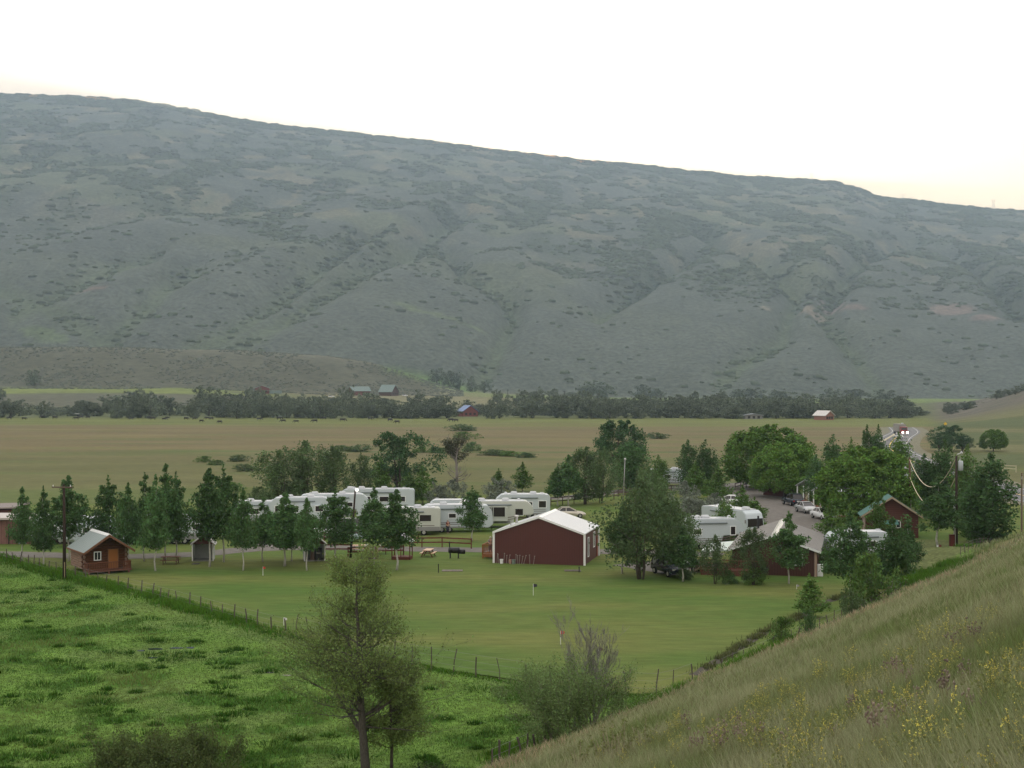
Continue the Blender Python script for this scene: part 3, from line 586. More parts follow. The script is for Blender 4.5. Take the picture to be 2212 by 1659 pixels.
for (u, vb, vt, w, lb) in [
    (48, 1212, 1056, 44, 'slim green aspen in front of the low brown-walled building at the far left'), (94, 1222, 1054, 47, 'aspen with white trunk between the brown building and the dark utility pole'), (148, 1213, 1030, 62, 'bushy aspen right behind the dark utility pole'),
    (234, 1203, 1031, 56, 'tall aspen rising behind the ridge of the log cabin'), (277, 1225, 1047, 48, 'aspen with white trunk at the right eave of the log cabin'), (312, 1213, 1025, 50, 'aspen halfway between log cabin and wooden picnic table'),
    (336, 1234, 1030, 52, 'aspen whose white trunk stands just left of the empty picnic table'), (358, 1210, 1007, 58, 'aspen with the highest tip above the long white trailer'), (380, 1204, 1024, 52, 'aspen with short trunk right behind the picnic table'),
    (453, 1225, 1015, 66, 'broad aspen whose trunk crosses the left small open shed'), (483, 1215, 1008, 60, 'dark pointed aspen right of the left small open shed'), (525, 1233, 1058, 48, 'aspen with long bare white trunk midway between the two small sheds'),
    (568, 1214, 1075, 48, 'low aspen behind the red flag on the lawn'), (615, 1224, 1068, 74, 'wide aspen left of the right small open shed'), (630, 1213, 1100, 46, 'low dense aspen with leaves close to the ground beside a shed'),
    (663, 1233, 1078, 46, 'aspen whose trunk crosses the shed with the dark grill inside'), (724, 1213, 1058, 64, 'aspen left of the lamp pole, in front of white motorhomes'), (808, 1220, 1056, 58, 'aspen in front of the small wishing well'),
    (857, 1232, 1060, 68, 'aspen whose white trunk crosses the open swing shelter'), (1020, 1170, 1052, 46, 'small bright aspen at the end of the red rail fence'), (1475, 1257, 1140, 58, 'aspen with white trunk beside the parked dark car'),
    (1704, 1262, 1108, 58, 'slender aspen in front of the window of the brown lodge'), (1836, 1290, 1108, 74, 'aspen with white trunk in front of the white trailer right of the lodge'), (1928, 1287, 1122, 66, 'aspen with white trunk below the green-roofed cabin'),
    (1962, 1240, 1128, 50, 'aspen with thin trunk just under the right eave of the green-roofed cabin'), (1345, 1240, 1095, 60, 'aspen carrying a round white lamp beside its trunk, right of the red barn')]:
    tree('aspen', u, vb, vt, w, lb, 'aspen_tree', 'aspen', ROW, var=2 if u in (453, 663, 615, 857) else None)
for (k, u, vb, vt, w, lb) in [
    ('willow', 604, 1092, 968, 108, 'leftmost of the bushy dark willows behind the motorhomes'), ('willow', 660, 1090, 955, 112, 'highest of the bushy dark willows behind the motorhomes'), ('willow', 722, 1092, 966, 74, 'willow between the big dark willows and the olive-green one'),
    ('willow', 782, 1090, 982, 56, 'narrow olive-green willow left of the huge dark cottonwood'), ('cottonwood', 865, 1080, 921, 126, 'huge dark cottonwood standing alone behind the motorhomes'), ('young', 822, 1085, 990, 42, 'young light green tree in front of the huge cottonwood, left side'),
    ('young', 884, 1090, 1022, 40, 'short yellow-green tree in front of the huge cottonwood'), ('young', 912, 1090, 1008, 40, 'yellow-green tree touching the right edge of the huge cottonwood'), ('willow', 560, 1120, 1052, 60, 'low olive bush-like tree at the left end of the white motorhomes'),
    ('olive', 945, 1096, 1040, 46, 'silver-leaved shrub directly below the half-bare tree, left one'), ('olive', 980, 1096, 1036, 56, 'broad silver-leaved shrub directly below the half-bare tree'), ('olive', 1078, 1090, 1030, 60, 'silver-leaved shrub standing alone above the cream motorhome'),
    ('young', 1028, 1094, 1060, 24, 'small yellow-green sapling between the two silver shrubs'), ('young', 1129, 1063, 1000, 32, 'small conical green tree alone at the hay field edge'), ('young', 1077, 1062, 1013, 26, 'thin tree tip showing over the lone silver shrub'),
    ('aspen', 1205, 1094, 1004, 42, 'small aspen with white trunk at the brown rail fence, left one'), ('aspen', 1228, 1094, 985, 50, 'second white-trunked aspen at the brown rail fence, left of the willow clump'), ('willow', 1262, 1090, 968, 84, 'many-stemmed willow at the brown rail fence, left half of the clump'),
    ('willow', 1298, 1088, 970, 66, 'many-stemmed willow at the brown rail fence, right half of the clump'), ('umbrella', 1340, 1052, 910, 132, 'umbrella-shaped dark cottonwood standing high above the rail fence'), ('column', 1362, 1062, 948, 72, 'bright green upright tree in front of the umbrella-shaped cottonwood'),
    ('column', 1422, 1068, 985, 44, 'dark upright tree behind the big bushy willow right of the barn'), ('willow', 1385, 1252, 1040, 140, 'very large bushy willow between the red barn and the dark parked car'), ('willow', 1440, 1238, 1080, 110, 'right half of the large willow above the parked cars'),
    ('willow', 1400, 1150, 1010, 90, 'grey-green willow crown behind the very large willow'), ('column', 1486, 1066, 954, 46, 'left of two dark upright trees in front of the hay field'), ('column', 1524, 1066, 953, 48, 'right of two dark upright trees in front of the hay field'),
    ('young', 1502, 1078, 1000, 42, 'light green tree between the two dark upright trees'), ('young', 1552, 1086, 1003, 40, 'light green tree right of the two dark upright trees'), ('olive', 1480, 1118, 1040, 62, 'silver-leaved tree above the white trailer, upper one'),
    ('olive', 1500, 1135, 1064, 92, 'broad silver-leaved tree right above the white trailer'), ('olive', 1545, 1128, 1066, 60, 'silver-brown tree left of the front-facing motorhome'), ('column', 1562, 1180, 1078, 52, 'dark leafy tree hiding the middle of the white trailer'),
    ('young', 1604, 1122, 1050, 36, 'light green tree beside the curve of the gravel drive'), ('young', 1630, 1142, 1075, 44, 'light green tree at the edge of the gravel drive, behind the lodge roof'), ('willow', 1545, 1262, 1158, 58, 'dark bush-like tree at the left corner of the lodge deck'),
    ('willow', 1626, 1264, 1142, 74, 'dark bush-like tree in front of the lodge wall'), ('willow', 1475, 1215, 1105, 66, 'dark willow above the silver car'), ('round', 1660, 1056, 920, 172, 'large dome-shaped dark green tree behind the others near the gravel drive'),
    ('round', 1695, 1075, 957, 140, 'dome-shaped bright green tree above the dark sport utility car'), ('round', 1873, 1125, 968, 200, 'largest round bright green tree, left of the power poles'), ('column', 1762, 1090, 985, 46, 'dark columnar tree above the small porch with white posts'),
    ('column', 1800, 1075, 942, 58, 'tall dark columnar tree behind the small porches'), ('column', 1838, 1062, 948, 34, 'olive columnar tree behind the largest round tree, left one'), ('column', 1873, 1055, 922, 32, 'left of the twin columnar trees near the highway'),
    ('column', 1897, 1056, 921, 38, 'right of the twin columnar trees near the highway'), ('column', 1940, 1075, 938, 66, 'dark bushy tree right below the truck on the highway'), ('column', 1996, 1118, 985, 62, 'dark green tree behind the slack wires'),
    ('column', 2040, 1120, 955, 74, 'tall light tree directly left of the power pole with the transformer'), ('aspen', 2026, 1192, 1040, 74, 'broad pointed tree between the green-roofed cabin and the power pole'), ('column', 2090, 1160, 965, 60, 'tall dark tree directly right of the power pole'),
    ('column', 2140, 1178, 985, 100, 'big light green tree at the right, nearest to the highway'), ('column', 2110, 1172, 1015, 66, 'green tree in front of the big light one right of the power pole'), ('young', 1795, 1200, 1088, 52, 'light green tree left of the green-roofed cabin, over the drive'),
    ('young', 1835, 1195, 1092, 46, 'light green tree beside the porch post of the green-roofed cabin'), ('young', 1896, 1180, 1056, 34, 'pointed light green tree in front of the green-roofed cabin gable'), ('young', 1748, 1334, 1240, 50, 'young tree standing in the ditch at the right edge of the lawn'),
    ('bush', 1795, 1235, 1170, 60, 'very dark bush between the lodge wall and the white trailer'), ('bush', 1885, 1320, 1205, 100, 'large green bush below the aspens at the right end of the lawn'), ('bush', 1905, 1270, 1190, 80, 'green bush behind the two white aspen trunks at the right'),
    ('bush', 1838, 1350, 1285, 50, 'small round bush at the foot of the slope below the aspens'), ('bush', 1690, 1416, 1350, 56, 'round bush beside the wire fence at the slope foot'), ('bush', 1745, 1390, 1330, 36, 'narrow bush directly below the young ditch tree'),
    ('bush', 1480, 1252, 1225, 36, 'low leafy bush in front of the dark parked car'), ('bush', 1625, 1262, 1225, 50, 'low bush against the lodge wall under the dark tree'), ('bush', 1575, 1262, 1232, 30, 'small bush in front of the lodge deck railing')]:
    nm = {'willow': 'willow_tree', 'column': 'leafy_tree', 'young': 'young_tree', 'round': 'round_tree', 'olive': 'silver_shrub', 'umbrella': 'cottonwood_tree', 'cottonwood': 'cottonwood_tree', 'aspen': 'aspen_tree', 'bush': 'bush'}[k]
    tree(k, u, vb, vt, w, lb, nm, 'bush' if k == 'bush' else ('shrub' if k == 'olive' else 'tree'))
# low willow shrubs in the hay field
for (u, vb, vt, w, lb) in [(515, 997, 982, 44, 'low dark shrub alone in the hay field, rightmost of three at the left'), (440, 999, 986, 34, 'low pale shrub in the hay field, leftmost one'), (468, 1005, 994, 34, 'flat green shrub in the hay field between two others'), (530, 1018, 1002, 50, 'flat shrub just left of the bushy willows'),
                           (502, 1062, 1042, 44, 'grey-green shrub behind the left row of aspens'), (738, 974, 962, 40, 'shrub strip left end beside the huge cottonwood'), (775, 976, 960, 60, 'dark shrub mass touching the huge cottonwood'), (915, 978, 966, 40, 'flat shrub right of the huge cottonwood'), (950, 979, 968, 50, 'flat shrub between cottonwood and half-bare tree'),
                           (1000, 931, 916, 60, 'topmost round shrub above the half-bare tree'), (1005, 950, 933, 50, 'second round shrub above the half-bare tree'), (1020, 975, 955, 40, 'shrub just right of the half-bare tree crown'), (1070, 984, 970, 70, 'long low shrub in the ditch of the hay field'), (1105, 986, 975, 50, 'right-hand low shrub in the hay field ditch'), (1135, 989, 978, 44, 'last low shrub of the hay field ditch'), (1420, 948, 934, 46, 'low dark shrub right of the umbrella-shaped cottonwood')]:
    tree('bush', u, vb, vt, w, lb, 'field_shrub', 'shrub', 'low willow shrubs in the hay field')
# river woods
def where(u):
    for a, s_ in ((250, 'far left stretch'), (500, 'stretch left of the farmhouse'), (740, 'stretch below the farmhouse'), (930, 'stretch below the dark log house'), (1080, 'stretch around the blue-roofed house'), (1300, 'stretch behind the umbrella-shaped cottonwood'), (1560, 'stretch right of the umbrella-shaped cottonwood'), (1760, 'stretch behind the largest dome-shaped tree'), (9999, 'stretch next to the highway')):
        if u < a: return s_
BT = [(-300, 868), (0, 872), (80, 874), (200, 872), (240, 858), (300, 862), (400, 866), (440, 850), (520, 856), (620, 866), (700, 862), (770, 852), (800, 868), (860, 864), (930, 868), (1000, 876), (1060, 876), (1120, 868), (1200, 866), (1300, 858), (1400, 862), (1500, 864), (1600, 862), (1700, 868), (1800, 862), (1900, 868), (1960, 876), (1990, 884)]
r = random.Random(9); u = -260; G1 = 'trees of the river woods'
while u < 1985:
    for row in range(3):
        uu = u + r.uniform(-9, 9); D = 735 + row * 55 + r.uniform(-15, 15); top = np.interp(uu, [p[0] for p in BT], [p[1] for p in BT]) + r.triangular(-22, 20, 4) - row * 3 + (9 if uu < 200 and row else 0)
        if r.random() < (.6 if uu < 210 else .4 if uu < 390 else .26): continue
        if 978 < uu < 1040 and row < 2: continue
        x = (uu - 1106) / FPX * D; z = H(x, D); hgt = max((CAMZ + (830 - top) / FPX * D) - z, 2.2); vb = 830 + (CAMZ - z) / D * FPX
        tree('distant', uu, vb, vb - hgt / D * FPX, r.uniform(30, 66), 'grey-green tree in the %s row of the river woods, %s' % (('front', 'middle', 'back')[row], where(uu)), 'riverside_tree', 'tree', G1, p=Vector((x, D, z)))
    u += r.uniform(17, 25)
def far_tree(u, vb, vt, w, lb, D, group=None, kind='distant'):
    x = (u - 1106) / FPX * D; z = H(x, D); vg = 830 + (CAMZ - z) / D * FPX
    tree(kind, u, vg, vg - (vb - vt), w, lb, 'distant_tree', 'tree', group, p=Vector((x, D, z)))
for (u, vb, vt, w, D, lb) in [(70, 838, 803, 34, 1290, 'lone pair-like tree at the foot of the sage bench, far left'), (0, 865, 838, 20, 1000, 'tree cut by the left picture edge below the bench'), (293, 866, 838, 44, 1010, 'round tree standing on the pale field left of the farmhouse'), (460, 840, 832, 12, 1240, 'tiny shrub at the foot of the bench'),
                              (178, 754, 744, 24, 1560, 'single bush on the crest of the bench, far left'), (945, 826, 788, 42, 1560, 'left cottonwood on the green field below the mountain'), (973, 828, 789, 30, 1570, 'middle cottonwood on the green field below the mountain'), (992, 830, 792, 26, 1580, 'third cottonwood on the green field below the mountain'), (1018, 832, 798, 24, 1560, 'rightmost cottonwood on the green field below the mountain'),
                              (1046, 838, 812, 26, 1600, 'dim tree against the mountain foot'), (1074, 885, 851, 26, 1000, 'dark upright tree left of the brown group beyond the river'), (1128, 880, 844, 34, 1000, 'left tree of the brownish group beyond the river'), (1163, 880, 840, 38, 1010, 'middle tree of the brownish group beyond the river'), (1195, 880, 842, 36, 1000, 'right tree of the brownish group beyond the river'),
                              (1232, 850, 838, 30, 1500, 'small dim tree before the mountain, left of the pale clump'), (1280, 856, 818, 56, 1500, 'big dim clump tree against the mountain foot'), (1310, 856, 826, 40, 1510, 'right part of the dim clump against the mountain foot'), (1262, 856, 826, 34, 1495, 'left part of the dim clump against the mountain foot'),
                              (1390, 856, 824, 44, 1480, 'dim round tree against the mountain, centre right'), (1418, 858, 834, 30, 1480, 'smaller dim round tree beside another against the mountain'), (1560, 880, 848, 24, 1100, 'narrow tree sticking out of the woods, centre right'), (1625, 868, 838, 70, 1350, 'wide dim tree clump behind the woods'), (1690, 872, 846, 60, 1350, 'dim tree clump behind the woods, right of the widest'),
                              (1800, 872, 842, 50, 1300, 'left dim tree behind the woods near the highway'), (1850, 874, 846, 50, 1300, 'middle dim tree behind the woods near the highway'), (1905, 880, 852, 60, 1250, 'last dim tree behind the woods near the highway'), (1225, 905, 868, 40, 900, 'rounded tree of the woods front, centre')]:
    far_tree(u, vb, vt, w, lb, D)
for (u, vb, vt, w, D, lb) in [(2030, 978, 932, 50, 370, 'left of the silvery dark trees beyond the highway'), (2050, 980, 914, 60, 375, 'tallest silvery dark tree beyond the highway'), (2080, 980, 940, 44, 370, 'right of the silvery dark trees beyond the highway'), (2146, 982, 928, 54, 372, 'round dark tree standing alone beyond the highway')]:
    x = (u - 1106) / FPX * D; z = H(x, D); vg = 830 + (CAMZ - z) / D * FPX
    tree('cottonwood' if u < 2100 else 'round', u, vg, vt, w, lb, 'roadside_tree', 'tree', p=Vector((x, D, z)))
for i in range(26):        # scrub oaks on the right-hand hill
    u = r.uniform(2040, 2330); v = np.interp(u, [2030, 2080, 2130, 2212, 2350], [884, 876, 866, 850, 835]) + r.uniform(-3, 16); D = r.uniform(760, 930); x = (u - 1106) / FPX * D; z = H(x, D); vg = 830 + (CAMZ - z) / D * FPX
    tree('distant', u, vg, vg - r.uniform(10, 20), r.uniform(18, 34), 'dark scrub oak %s on the dry hill beyond the highway' % ('low down' if v > np.interp(u, [2030, 2350], [892, 848]) else 'near the top'), 'scrub_oak', 'shrub', 'scrub oaks on the dry hill', p=Vector((x, D, z)))
# --- the half-bare tree behind the camp
def limbs(mb, p, d, L_, r_, depth, rng, spread=.55, up=.15, kids=(2, 3), seg=4, mr=.004, tips=None, shrink=.72, td=1):
    pts = [p]; dd = d.copy(); rs = [r_]
    for i in range(seg):
        dd = (dd + Vector((rng.uniform(-1, 1), rng.uniform(-1, 1), rng.uniform(-.6, 1) * .6 + up)) * .16).normalized(); pts.append(pts[-1] + dd * L_ / seg); rs.append(max(r_ * (1 - .5 * (i + 1) / seg), mr))
    mb.tube(pts, rs, 5 if r_ > .03 else 3, False)
    if tips is not None and depth <= td: tips += pts[1:]
    if depth <= 0: return
    for k in range(rng.randint(*kids) + 1):
        t = rng.uniform(.35, 1) if k else 1; i = min(int(t * seg), seg); nd = (dd + Vector((rng.uniform(-1, 1), rng.uniform(-1, 1), rng.uniform(-.3, .6))) * spread * 1.4).normalized()
        limbs(mb, pts[i], nd, L_ * rng.uniform(.55, .85) * (shrink + .2), rs[i] * .62, depth - 1, rng, spread, up, kids, seg, mr, tips, shrink, td)
def leaves_at(name, m, pts, n, leaf, spread, seed, parent):
    r_ = np.random.RandomState(seed); P = np.array([tuple(p) for p in pts]); P = P[r_.randint(0, len(P), n)] + r_.randn(n, 3) * spread
    a = r_.randn(n, 3); a /= np.linalg.norm(a, axis=1)[:, None]; b = np.cross(a, r_.randn(n, 3)); b /= np.linalg.norm(b, axis=1)[:, None]; s_ = leaf * (.6 + .8 * r_.rand(n))[:, None]
    return link(name, np_mesh(name, np.stack([P - a * s_ * .7, P + b * s_ * .42, P + a * s_ * .7, P - b * s_ * .42], 1).reshape(-1, 3), np.arange(n * 4).reshape(-1, 4), m, 4), parent)
def bare_tree():
    g = at(986, 1052, 150); t = empty('half_bare_tree', g); tag(t, 'tall half-bare grey tree with few leaves behind the motorhomes', 'tree'); mb = MB(); rng = random.Random(31); tips = []; s_ = g.y / FPX; Hh = 105 * s_
    tr = [Vector((0, 0, -.2)), Vector((.1, 0, Hh * .3)), Vector((-.1, 0, Hh * .55)), Vector((.2, 0, Hh * .8))]; mb.tube(tr, [.32, .24, .18, .1], 7)
    for k in range(22):
        z = rng.uniform(.12, .8) if k > 4 else .12 + .05 * k; a = rng.uniform(0, 6.28); up = .9 if z > .4 else .05; limbs(mb, Vector((0, 0, z * Hh)), Vector((math.cos(a), math.sin(a), up)).normalized(), Hh * (.2 if z < .4 else .22), .085, 2, rng, .5, .25, (1, 3), 4, .02, tips if z > .38 else None)
    mb.build('trunk', M_dead, t, smooth=True); tp = [p for p in tips if p.z < Hh * .98]; leaves_at('crown', LM('sparse_grey_leaves', (.09, .10, .06)), tp, 2600, .2, .28, 3, t)
bare_tree()
# --- foreground trees
def big_sparse():
    g = Vector((*flat(795, 1705), 0)); g.z = H(g.x, g.y); t = empty('sparse_tree', g); tag(t, 'tall sparse-leaved tree with dark bark standing in the near pasture', 'tree'); rng = random.Random(12); mb = MB(); s_ = g.y / FPX
    def P(u, v, dy=0): return Vector(((u - 795) * s_, dy, (1705 - v) * s_))
    ax = [P(793, 1712), P(788, 1640), P(782, 1560), P(779, 1500), P(775, 1420), P(774, 1360), P(770, 1310), P(771, 1270), P(770, 1225)]; mb.tube(ax, [.26, .205, .165, .135, .105, .08, .06, .04, .02], 9); tips = []
    for k in range(84):
        f = rng.uniform(.0, 1) ** 1.15; z = 1590 - f * 350; i = np.interp(z, [1240, 1705], [ax[-1].z, 0]); q = (1705 - z) * s_; a = rng.uniform(0, 6.28); wide = np.interp(z, [1200, 1300, 1380, 1480, 1580], [42, 82, 112, 160, 180]) * s_
        b = Vector((np.interp(q, [p.z for p in ax], [p.x for p in ax]), 0, q)); L_ = wide * rng.uniform(.3, .68); limbs(mb, b, Vector((math.cos(a), math.sin(a), rng.uniform(-.1, .8))).normalized(), L_, .018 + .035 * (1 - f), 3, rng, .55, .03, (1, 3), 4, .005, tips, .78, 0)
    mb.build('trunk', mat('dark_fissured_bark', (.12, .11, .095), .95, .1, noise=.5, nscale=14, bump=.7, aniso=(3, 3, .6)), t, smooth=True)
    leaves_at('crown', M_fg, tips, 25000, .072, .2, 5, t)
big_sparse()
def small_sparse():
    g = Vector((*flat(845, 1688), 0)); g.z = H(g.x, g.y); t = empty('sparse_tree', g); tag(t, 'small slender leafy tree growing right beside the tall sparse one', 'tree'); rng = random.Random(5); mb = MB(); s_ = g.y / FPX; tips = []; Hh = 250 * s_
    ax = [Vector((0, 0, -.1)), Vector((.03, 0, Hh * .3)), Vector((-.03, 0, Hh * .6)), Vector((0, 0, Hh * .95))]; mb.tube(ax, [.085, .07, .05, .02], 7)
    for k in range(34):
        z = rng.uniform(.28, .95); a = rng.uniform(0, 6.28); limbs(mb, Vector((0, 0, z * Hh)), Vector((math.cos(a), math.sin(a), .35)).normalized(), Hh * .2 * (1.2 - .6 * z), .025, 2, rng, .45, .08, (1, 3), 4, .006, tips)
    mb.build('trunk', M_bark, t, smooth=True); leaves_at('crown', M_fg, tips, 17000, .07, .17, 6, t)
small_sparse()
def near_shrub(u, vb, w, h, label, seed, leafm, nleaf, woodm, bare=0, name='shrub', stems=26, leaf=.055):
    g = Vector((*flat(u, vb), 0)); g.z = H(g.x, g.y); t = empty(name, g); tag(t, label, 'bush'); rng = random.Random(seed); mb = MB(); s_ = g.y / FPX; W_, Hh = w * s_, h * s_; tips = []
    for k in range(stems):
        a = rng.uniform(0, 6.28); e = rng.uniform(.05, 1); o = Vector((math.cos(a) * W_ * .12, math.sin(a) * W_ * .12, -.1)); d = Vector((math.cos(a) * e * W_ * .62, math.sin(a) * e * W_ * .5, Hh * rng.uniform(.55, .95) * (1 - .45 * e))); L_ = d.length * .62; limbs(mb, o, d.normalized(), L_, .03, 3, rng, .38, .1, (1, 3), 4, .005, tips, .6)
    mb.build('trunk', woodm, t, smooth=True); leaves_at('crown', leafm, tips, nleaf, leaf, .17, seed, t); return t
near_shrub(1225, 1612, 250, 185, 'dense green willow bush at the foot of the hillside in the foreground', 41, LM('bush_leaves', (.12, .18, .065)), 34000, mat('olive_twigs', (.17, .16, .12)), stems=40, leaf=.065)
near_shrub(350, 1740, 270, 175, 'brownish leafy bush cut by the bottom edge of the picture', 42, LM('brown_leaves', (.085, .12, .04)), 60000, mat('reddish_twigs', (.11, .085, .055)), stems=50, leaf=.07)
near_shrub(925, 1700, 70, 60, 'small dark tuft-like bush at the bottom edge right of the slender tree', 43, LM('dark_leaves', (.04, .065, .025)), 3000, M_bark, stems=14)
def dead_tree():
    g = Vector((*flat(1280, 1590), 0)); g.z = H(g.x, g.y); t = empty('dead_tree', g); tag(t, 'grey leafless tree rising out of the foreground willow bush', 'tree'); rng = random.Random(77); mb = MB(); s_ = g.y / FPX; tips = []; Hh = 285 * s_
    for (dx, z1, r0) in ((-.08, .95, .07), (.1, .98, .08), (.22, .85, .06), (-.25, .8, .05), (.02, .9, .06), (-.15, .6, .05), (.33, .6, .04), (.15, .7, .05)):
        d = Vector((dx, rng.uniform(-.15, .15), 1)).normalized(); limbs(mb, Vector((dx * .3, 0, -.1)), d, Hh * z1 * .56, r0 * .7, 4, rng, .4, .26, (3, 4), 5, .006, tips, .5)
    mb.build('trunk', mat('weathered_twigs', (.25, .24, .22), .9, .1, noise=.3, nscale=8), t, smooth=True)
dead_tree()
# ------------------------------------------------------------------ buildings
def tf(o, x, y, z=0): o.location = (x, y, z)
M_trim = mat('white_trim', (.72, .73, .74), .5, .4); M_wroof = mat('white_metal_roof', (.46, .48, .51), .32, .5, metal=.15, stripes=('X', 3.3, .93, (.42, .44, .47)))
M_red = mat('dark_red_steel_siding', (.075, .02, .018), .55, .35, stripes=('X', 4.0, .86, (.055, .016, .015))); M_red2 = mat('dark_red_side_siding', (.085, .024, .022), .55, .35, stripes=('Y', 4.0, .86, (.055, .016, .015)))
M_glass = mat('dark_glass', (.02, .025, .03), .12, .6); M_deck = mat('stained_deck_wood', (.26, .105, .045), .7, .2, noise=.3, nscale=4); M_pipe = mat('galvanised_pipe', (.45, .44, .42), .35, .5, metal=.8)
M_rail = mat('red_brown_rail', (.13, .04, .03), .7, .2, noise=.3, nscale=3); M_dark = mat('black_steel', (.012, .012, .013), .5, .4); M_rub = mat('tyre_rubber', (.012, .012, .012), .85, .1)
def gable(name_, W_, D_, eave, apex, wallm, roofm, over=.25, parent=None, sidem=None, th=.1, ridge=None, base=0):
    """front gable walls and a pitched roof; origin at the front-left corner, +X along the front, +Y back"""
    w = MB().prism([(0, base), (W_, base), (W_, eave), (W_ / 2, apex), (0, eave)], 'y', 0, D_)
    wl = w.build('wall', wallm, parent)
    sl = (apex - eave) / (W_ / 2); o = over; e0 = eave - o * sl + .02
    rf = MB().prism([(-o, e0), (W_ / 2, apex + .02), (W_ + o, e0), (W_ + o, e0 + th), (W_ / 2, apex + .02 + th), (-o, e0 + th)], 'y', -over, D_ + over).build('roof', roofm, parent)
    if ridge: MB().prism([(W_ / 2 - .28, apex + .03 + th - .28 * sl), (W_ / 2 + .28, apex + .03 + th - .28 * sl), (W_ / 2, apex + .07 + th)], 'y', -over - .01, D_ + over + .01).build('ridge_cap', ridge, rf)
    return wl, rf
def window(parent, c, w, h, frame, axis='x', bars=1, name='window', glass=None, th=.06):
    """c = centre on the wall face; axis x: window in the XZ plane facing -Y, axis y: in the YZ plane"""
    f = MB(); g = MB(); x, y, z = c
    def B(mb, dx, dz, sx, sz, t, off):
        if axis == 'x': mb.box((x + dx, y - off, z + dz), (sx, t, sz))
        else: mb.box((x + off, y + dx, z + dz), (t, sx, sz))
    for s_ in (-1, 1): B(f, s_ * w / 2, 0, .08, h + .08, th, th / 2); B(f, 0, s_ * h / 2, w - .08, .08, th, th / 2)
    for k in range(bars): B(f, -w / 2 + w * (k + 1) / (bars + 1), 0, .05, h - .08, th * .8, th / 2)
    o = f.build(name, frame, parent); B(g, 0, 0, w - .08, h - .08, .02, .012); g.build('pane', glass or M_glass, o); return o
def red_barn():
    t = empty('metal_barn', (-1.8, 139.7, 0), R(-13)); tag(t, 'dark red metal building with white roof and a wooden deck at its left', 'building'); W_, D_ = 9.2, 8.3
    gable('b', W_, D_, 3.1, 4.65, M_red, M_wroof, .12, t, ridge=mat('ridge_white', (.8, .8, .78), .3, .5))
    for x in (-.03, W_ + .03): MB().box((x, -.02, 1.55), (.2, .14, 3.1)).build('corner_trim', M_trim, t)
    MB().box((W_ + .06, D_, 1.5), (.16, .16, 3.0)).build('corner_trim', M_trim, t)
    sl = 1.55 / 4.6
    for s_ in (0, 1):
        mb = MB(); p0 = (W_ * s_ + (.12 if s_ else -.12), 3.1); p1 = (W_ / 2, 4.7); mb.prism([(p0[0], p0[1] - .12), (p1[0], p1[1] - .1), (p1[0], p1[1] + .1), (p0[0], p0[1] + .08)], 'y', -.18, -.123); mb.build('rake_trim', M_trim, t)
    window(t, (W_ + .01, 2.2, 1.6), .7, 1.9, M_trim, 'y', 0); window(t, (W_ + .01, 5.6, 2.0), .9, 1.5, M_trim, 'y', 0)
    MB().box((W_ + .05, 7.4, 1.1), (.06, .6, 2.1)).build('side_door', mat('rusty_door', (.2, .06, .03)), t)
    f = MB(); f.tube([(1.75, 2.5, 3.5), (1.75, 2.5, 4.55)], .13, 10); f.tube([(1.75, 2.5, 4.5), (1.75, 2.5, 4.62)], [.26, .22], 10); f.build('chimney_pipe', M_pipe, t); MB().tube([(1.5, 1.0, 3.5), (1.5, 1.0, 4.15)], .05, 8).build('vent_pipe', M_pipe, t)
    d = MB().box((-1.0, 5, .42), (2.0, 3.6, .12)).box((-1.95, 3.2, .2), (.12, .12, .5)).box((-.3, 3.25, .2), (.12, .12, .5)).box((-1, 3.17, .3), (2.1, .08, .3)).build('deck', M_deck, t); rl = MB(); rl.box((-1.0, 3.2, 1.42), (2.1, .14, .09)); rl.box((-2.0, 5, 1.42), (.14, 3.6, .09)); rl.box((-1, 3.2, .62), (2, .06, .08))
    for k in range(10): rl.box((-1.85 + k * .2, 3.2, 1.0), (.04, .04, .8))
    for k in range(11): rl.box((-2.0, 3.35 + k * .3, 1.0), (.04, .04, .8))
    for p in ((-2, 3.2), (-2, 6.7), (-.02, 3.18)): rl.box((p[0], p[1], .95), (.12, .12, 1.0))
    rl.build('railing', M_deck, d); return t
barn = red_barn()
def bp(t, x, y, z=0):                 # a point given in a building's own frame
    return t.matrix_basis @ Vector((x, y, z))
# stakes, pails leaning and standing along the barn's front
M_stake = mat('pale_stakes', (.26, .24, .22), .7)
for i, (x, l, ry) in enumerate([(.35, 1.0, .05), (.55, .9, -.12), (1.05, 1.05, .06), (1.35, .85, 0), (1.5, .9, .2), (2.3, .95, 0), (2.5, .85, -.06), (2.65, .9, .05), (2.9, .8, .12), (3.1, .9, .25), (3.75, .95, -.08), (4.1, .85, .12)]):
    p = bp(barn, x, -.3); mb = MB().tube([(0, 0, 0), (math.sin(ry) * l, .14, l * math.cos(ry) * .98)], .022, 5); mb.box((math.sin(ry) * l, .14, l * .97), (.12, .05, .05)); o = mb.build('yard_stake', M_stake); o.location = p; o.rotation_euler = (0, 0, R(-13))
    tag(o, 'thin pale stake leaning against the front wall of the red barn', 'stake', 'thin stakes leaning on the red barn')
for (x, rr, m_, lb) in ((.85, .17, M_trim, 'white pail at the foot of the red barn wall, left one'), (1.75, .14, mat('clay_pot', (.35, .22, .18)), 'small clay-coloured pot between two pails at the barn wall'), (2.1, .18, mat('green_pail', (.15, .19, .16)), 'grey-green pail at the foot of the red barn wall')):
    mb = MB().tube([(0, 0, 0), (0, 0, .05), (0, 0, .42)], [rr * .8, rr * .85, rr], 12); mb.tube([(0, 0, .42), (0, 0, .45)], rr * 1.08, 12); o = mb.build('pail', m_); o.location = bp(barn, x, -.35); tag(o, lb, 'pail')

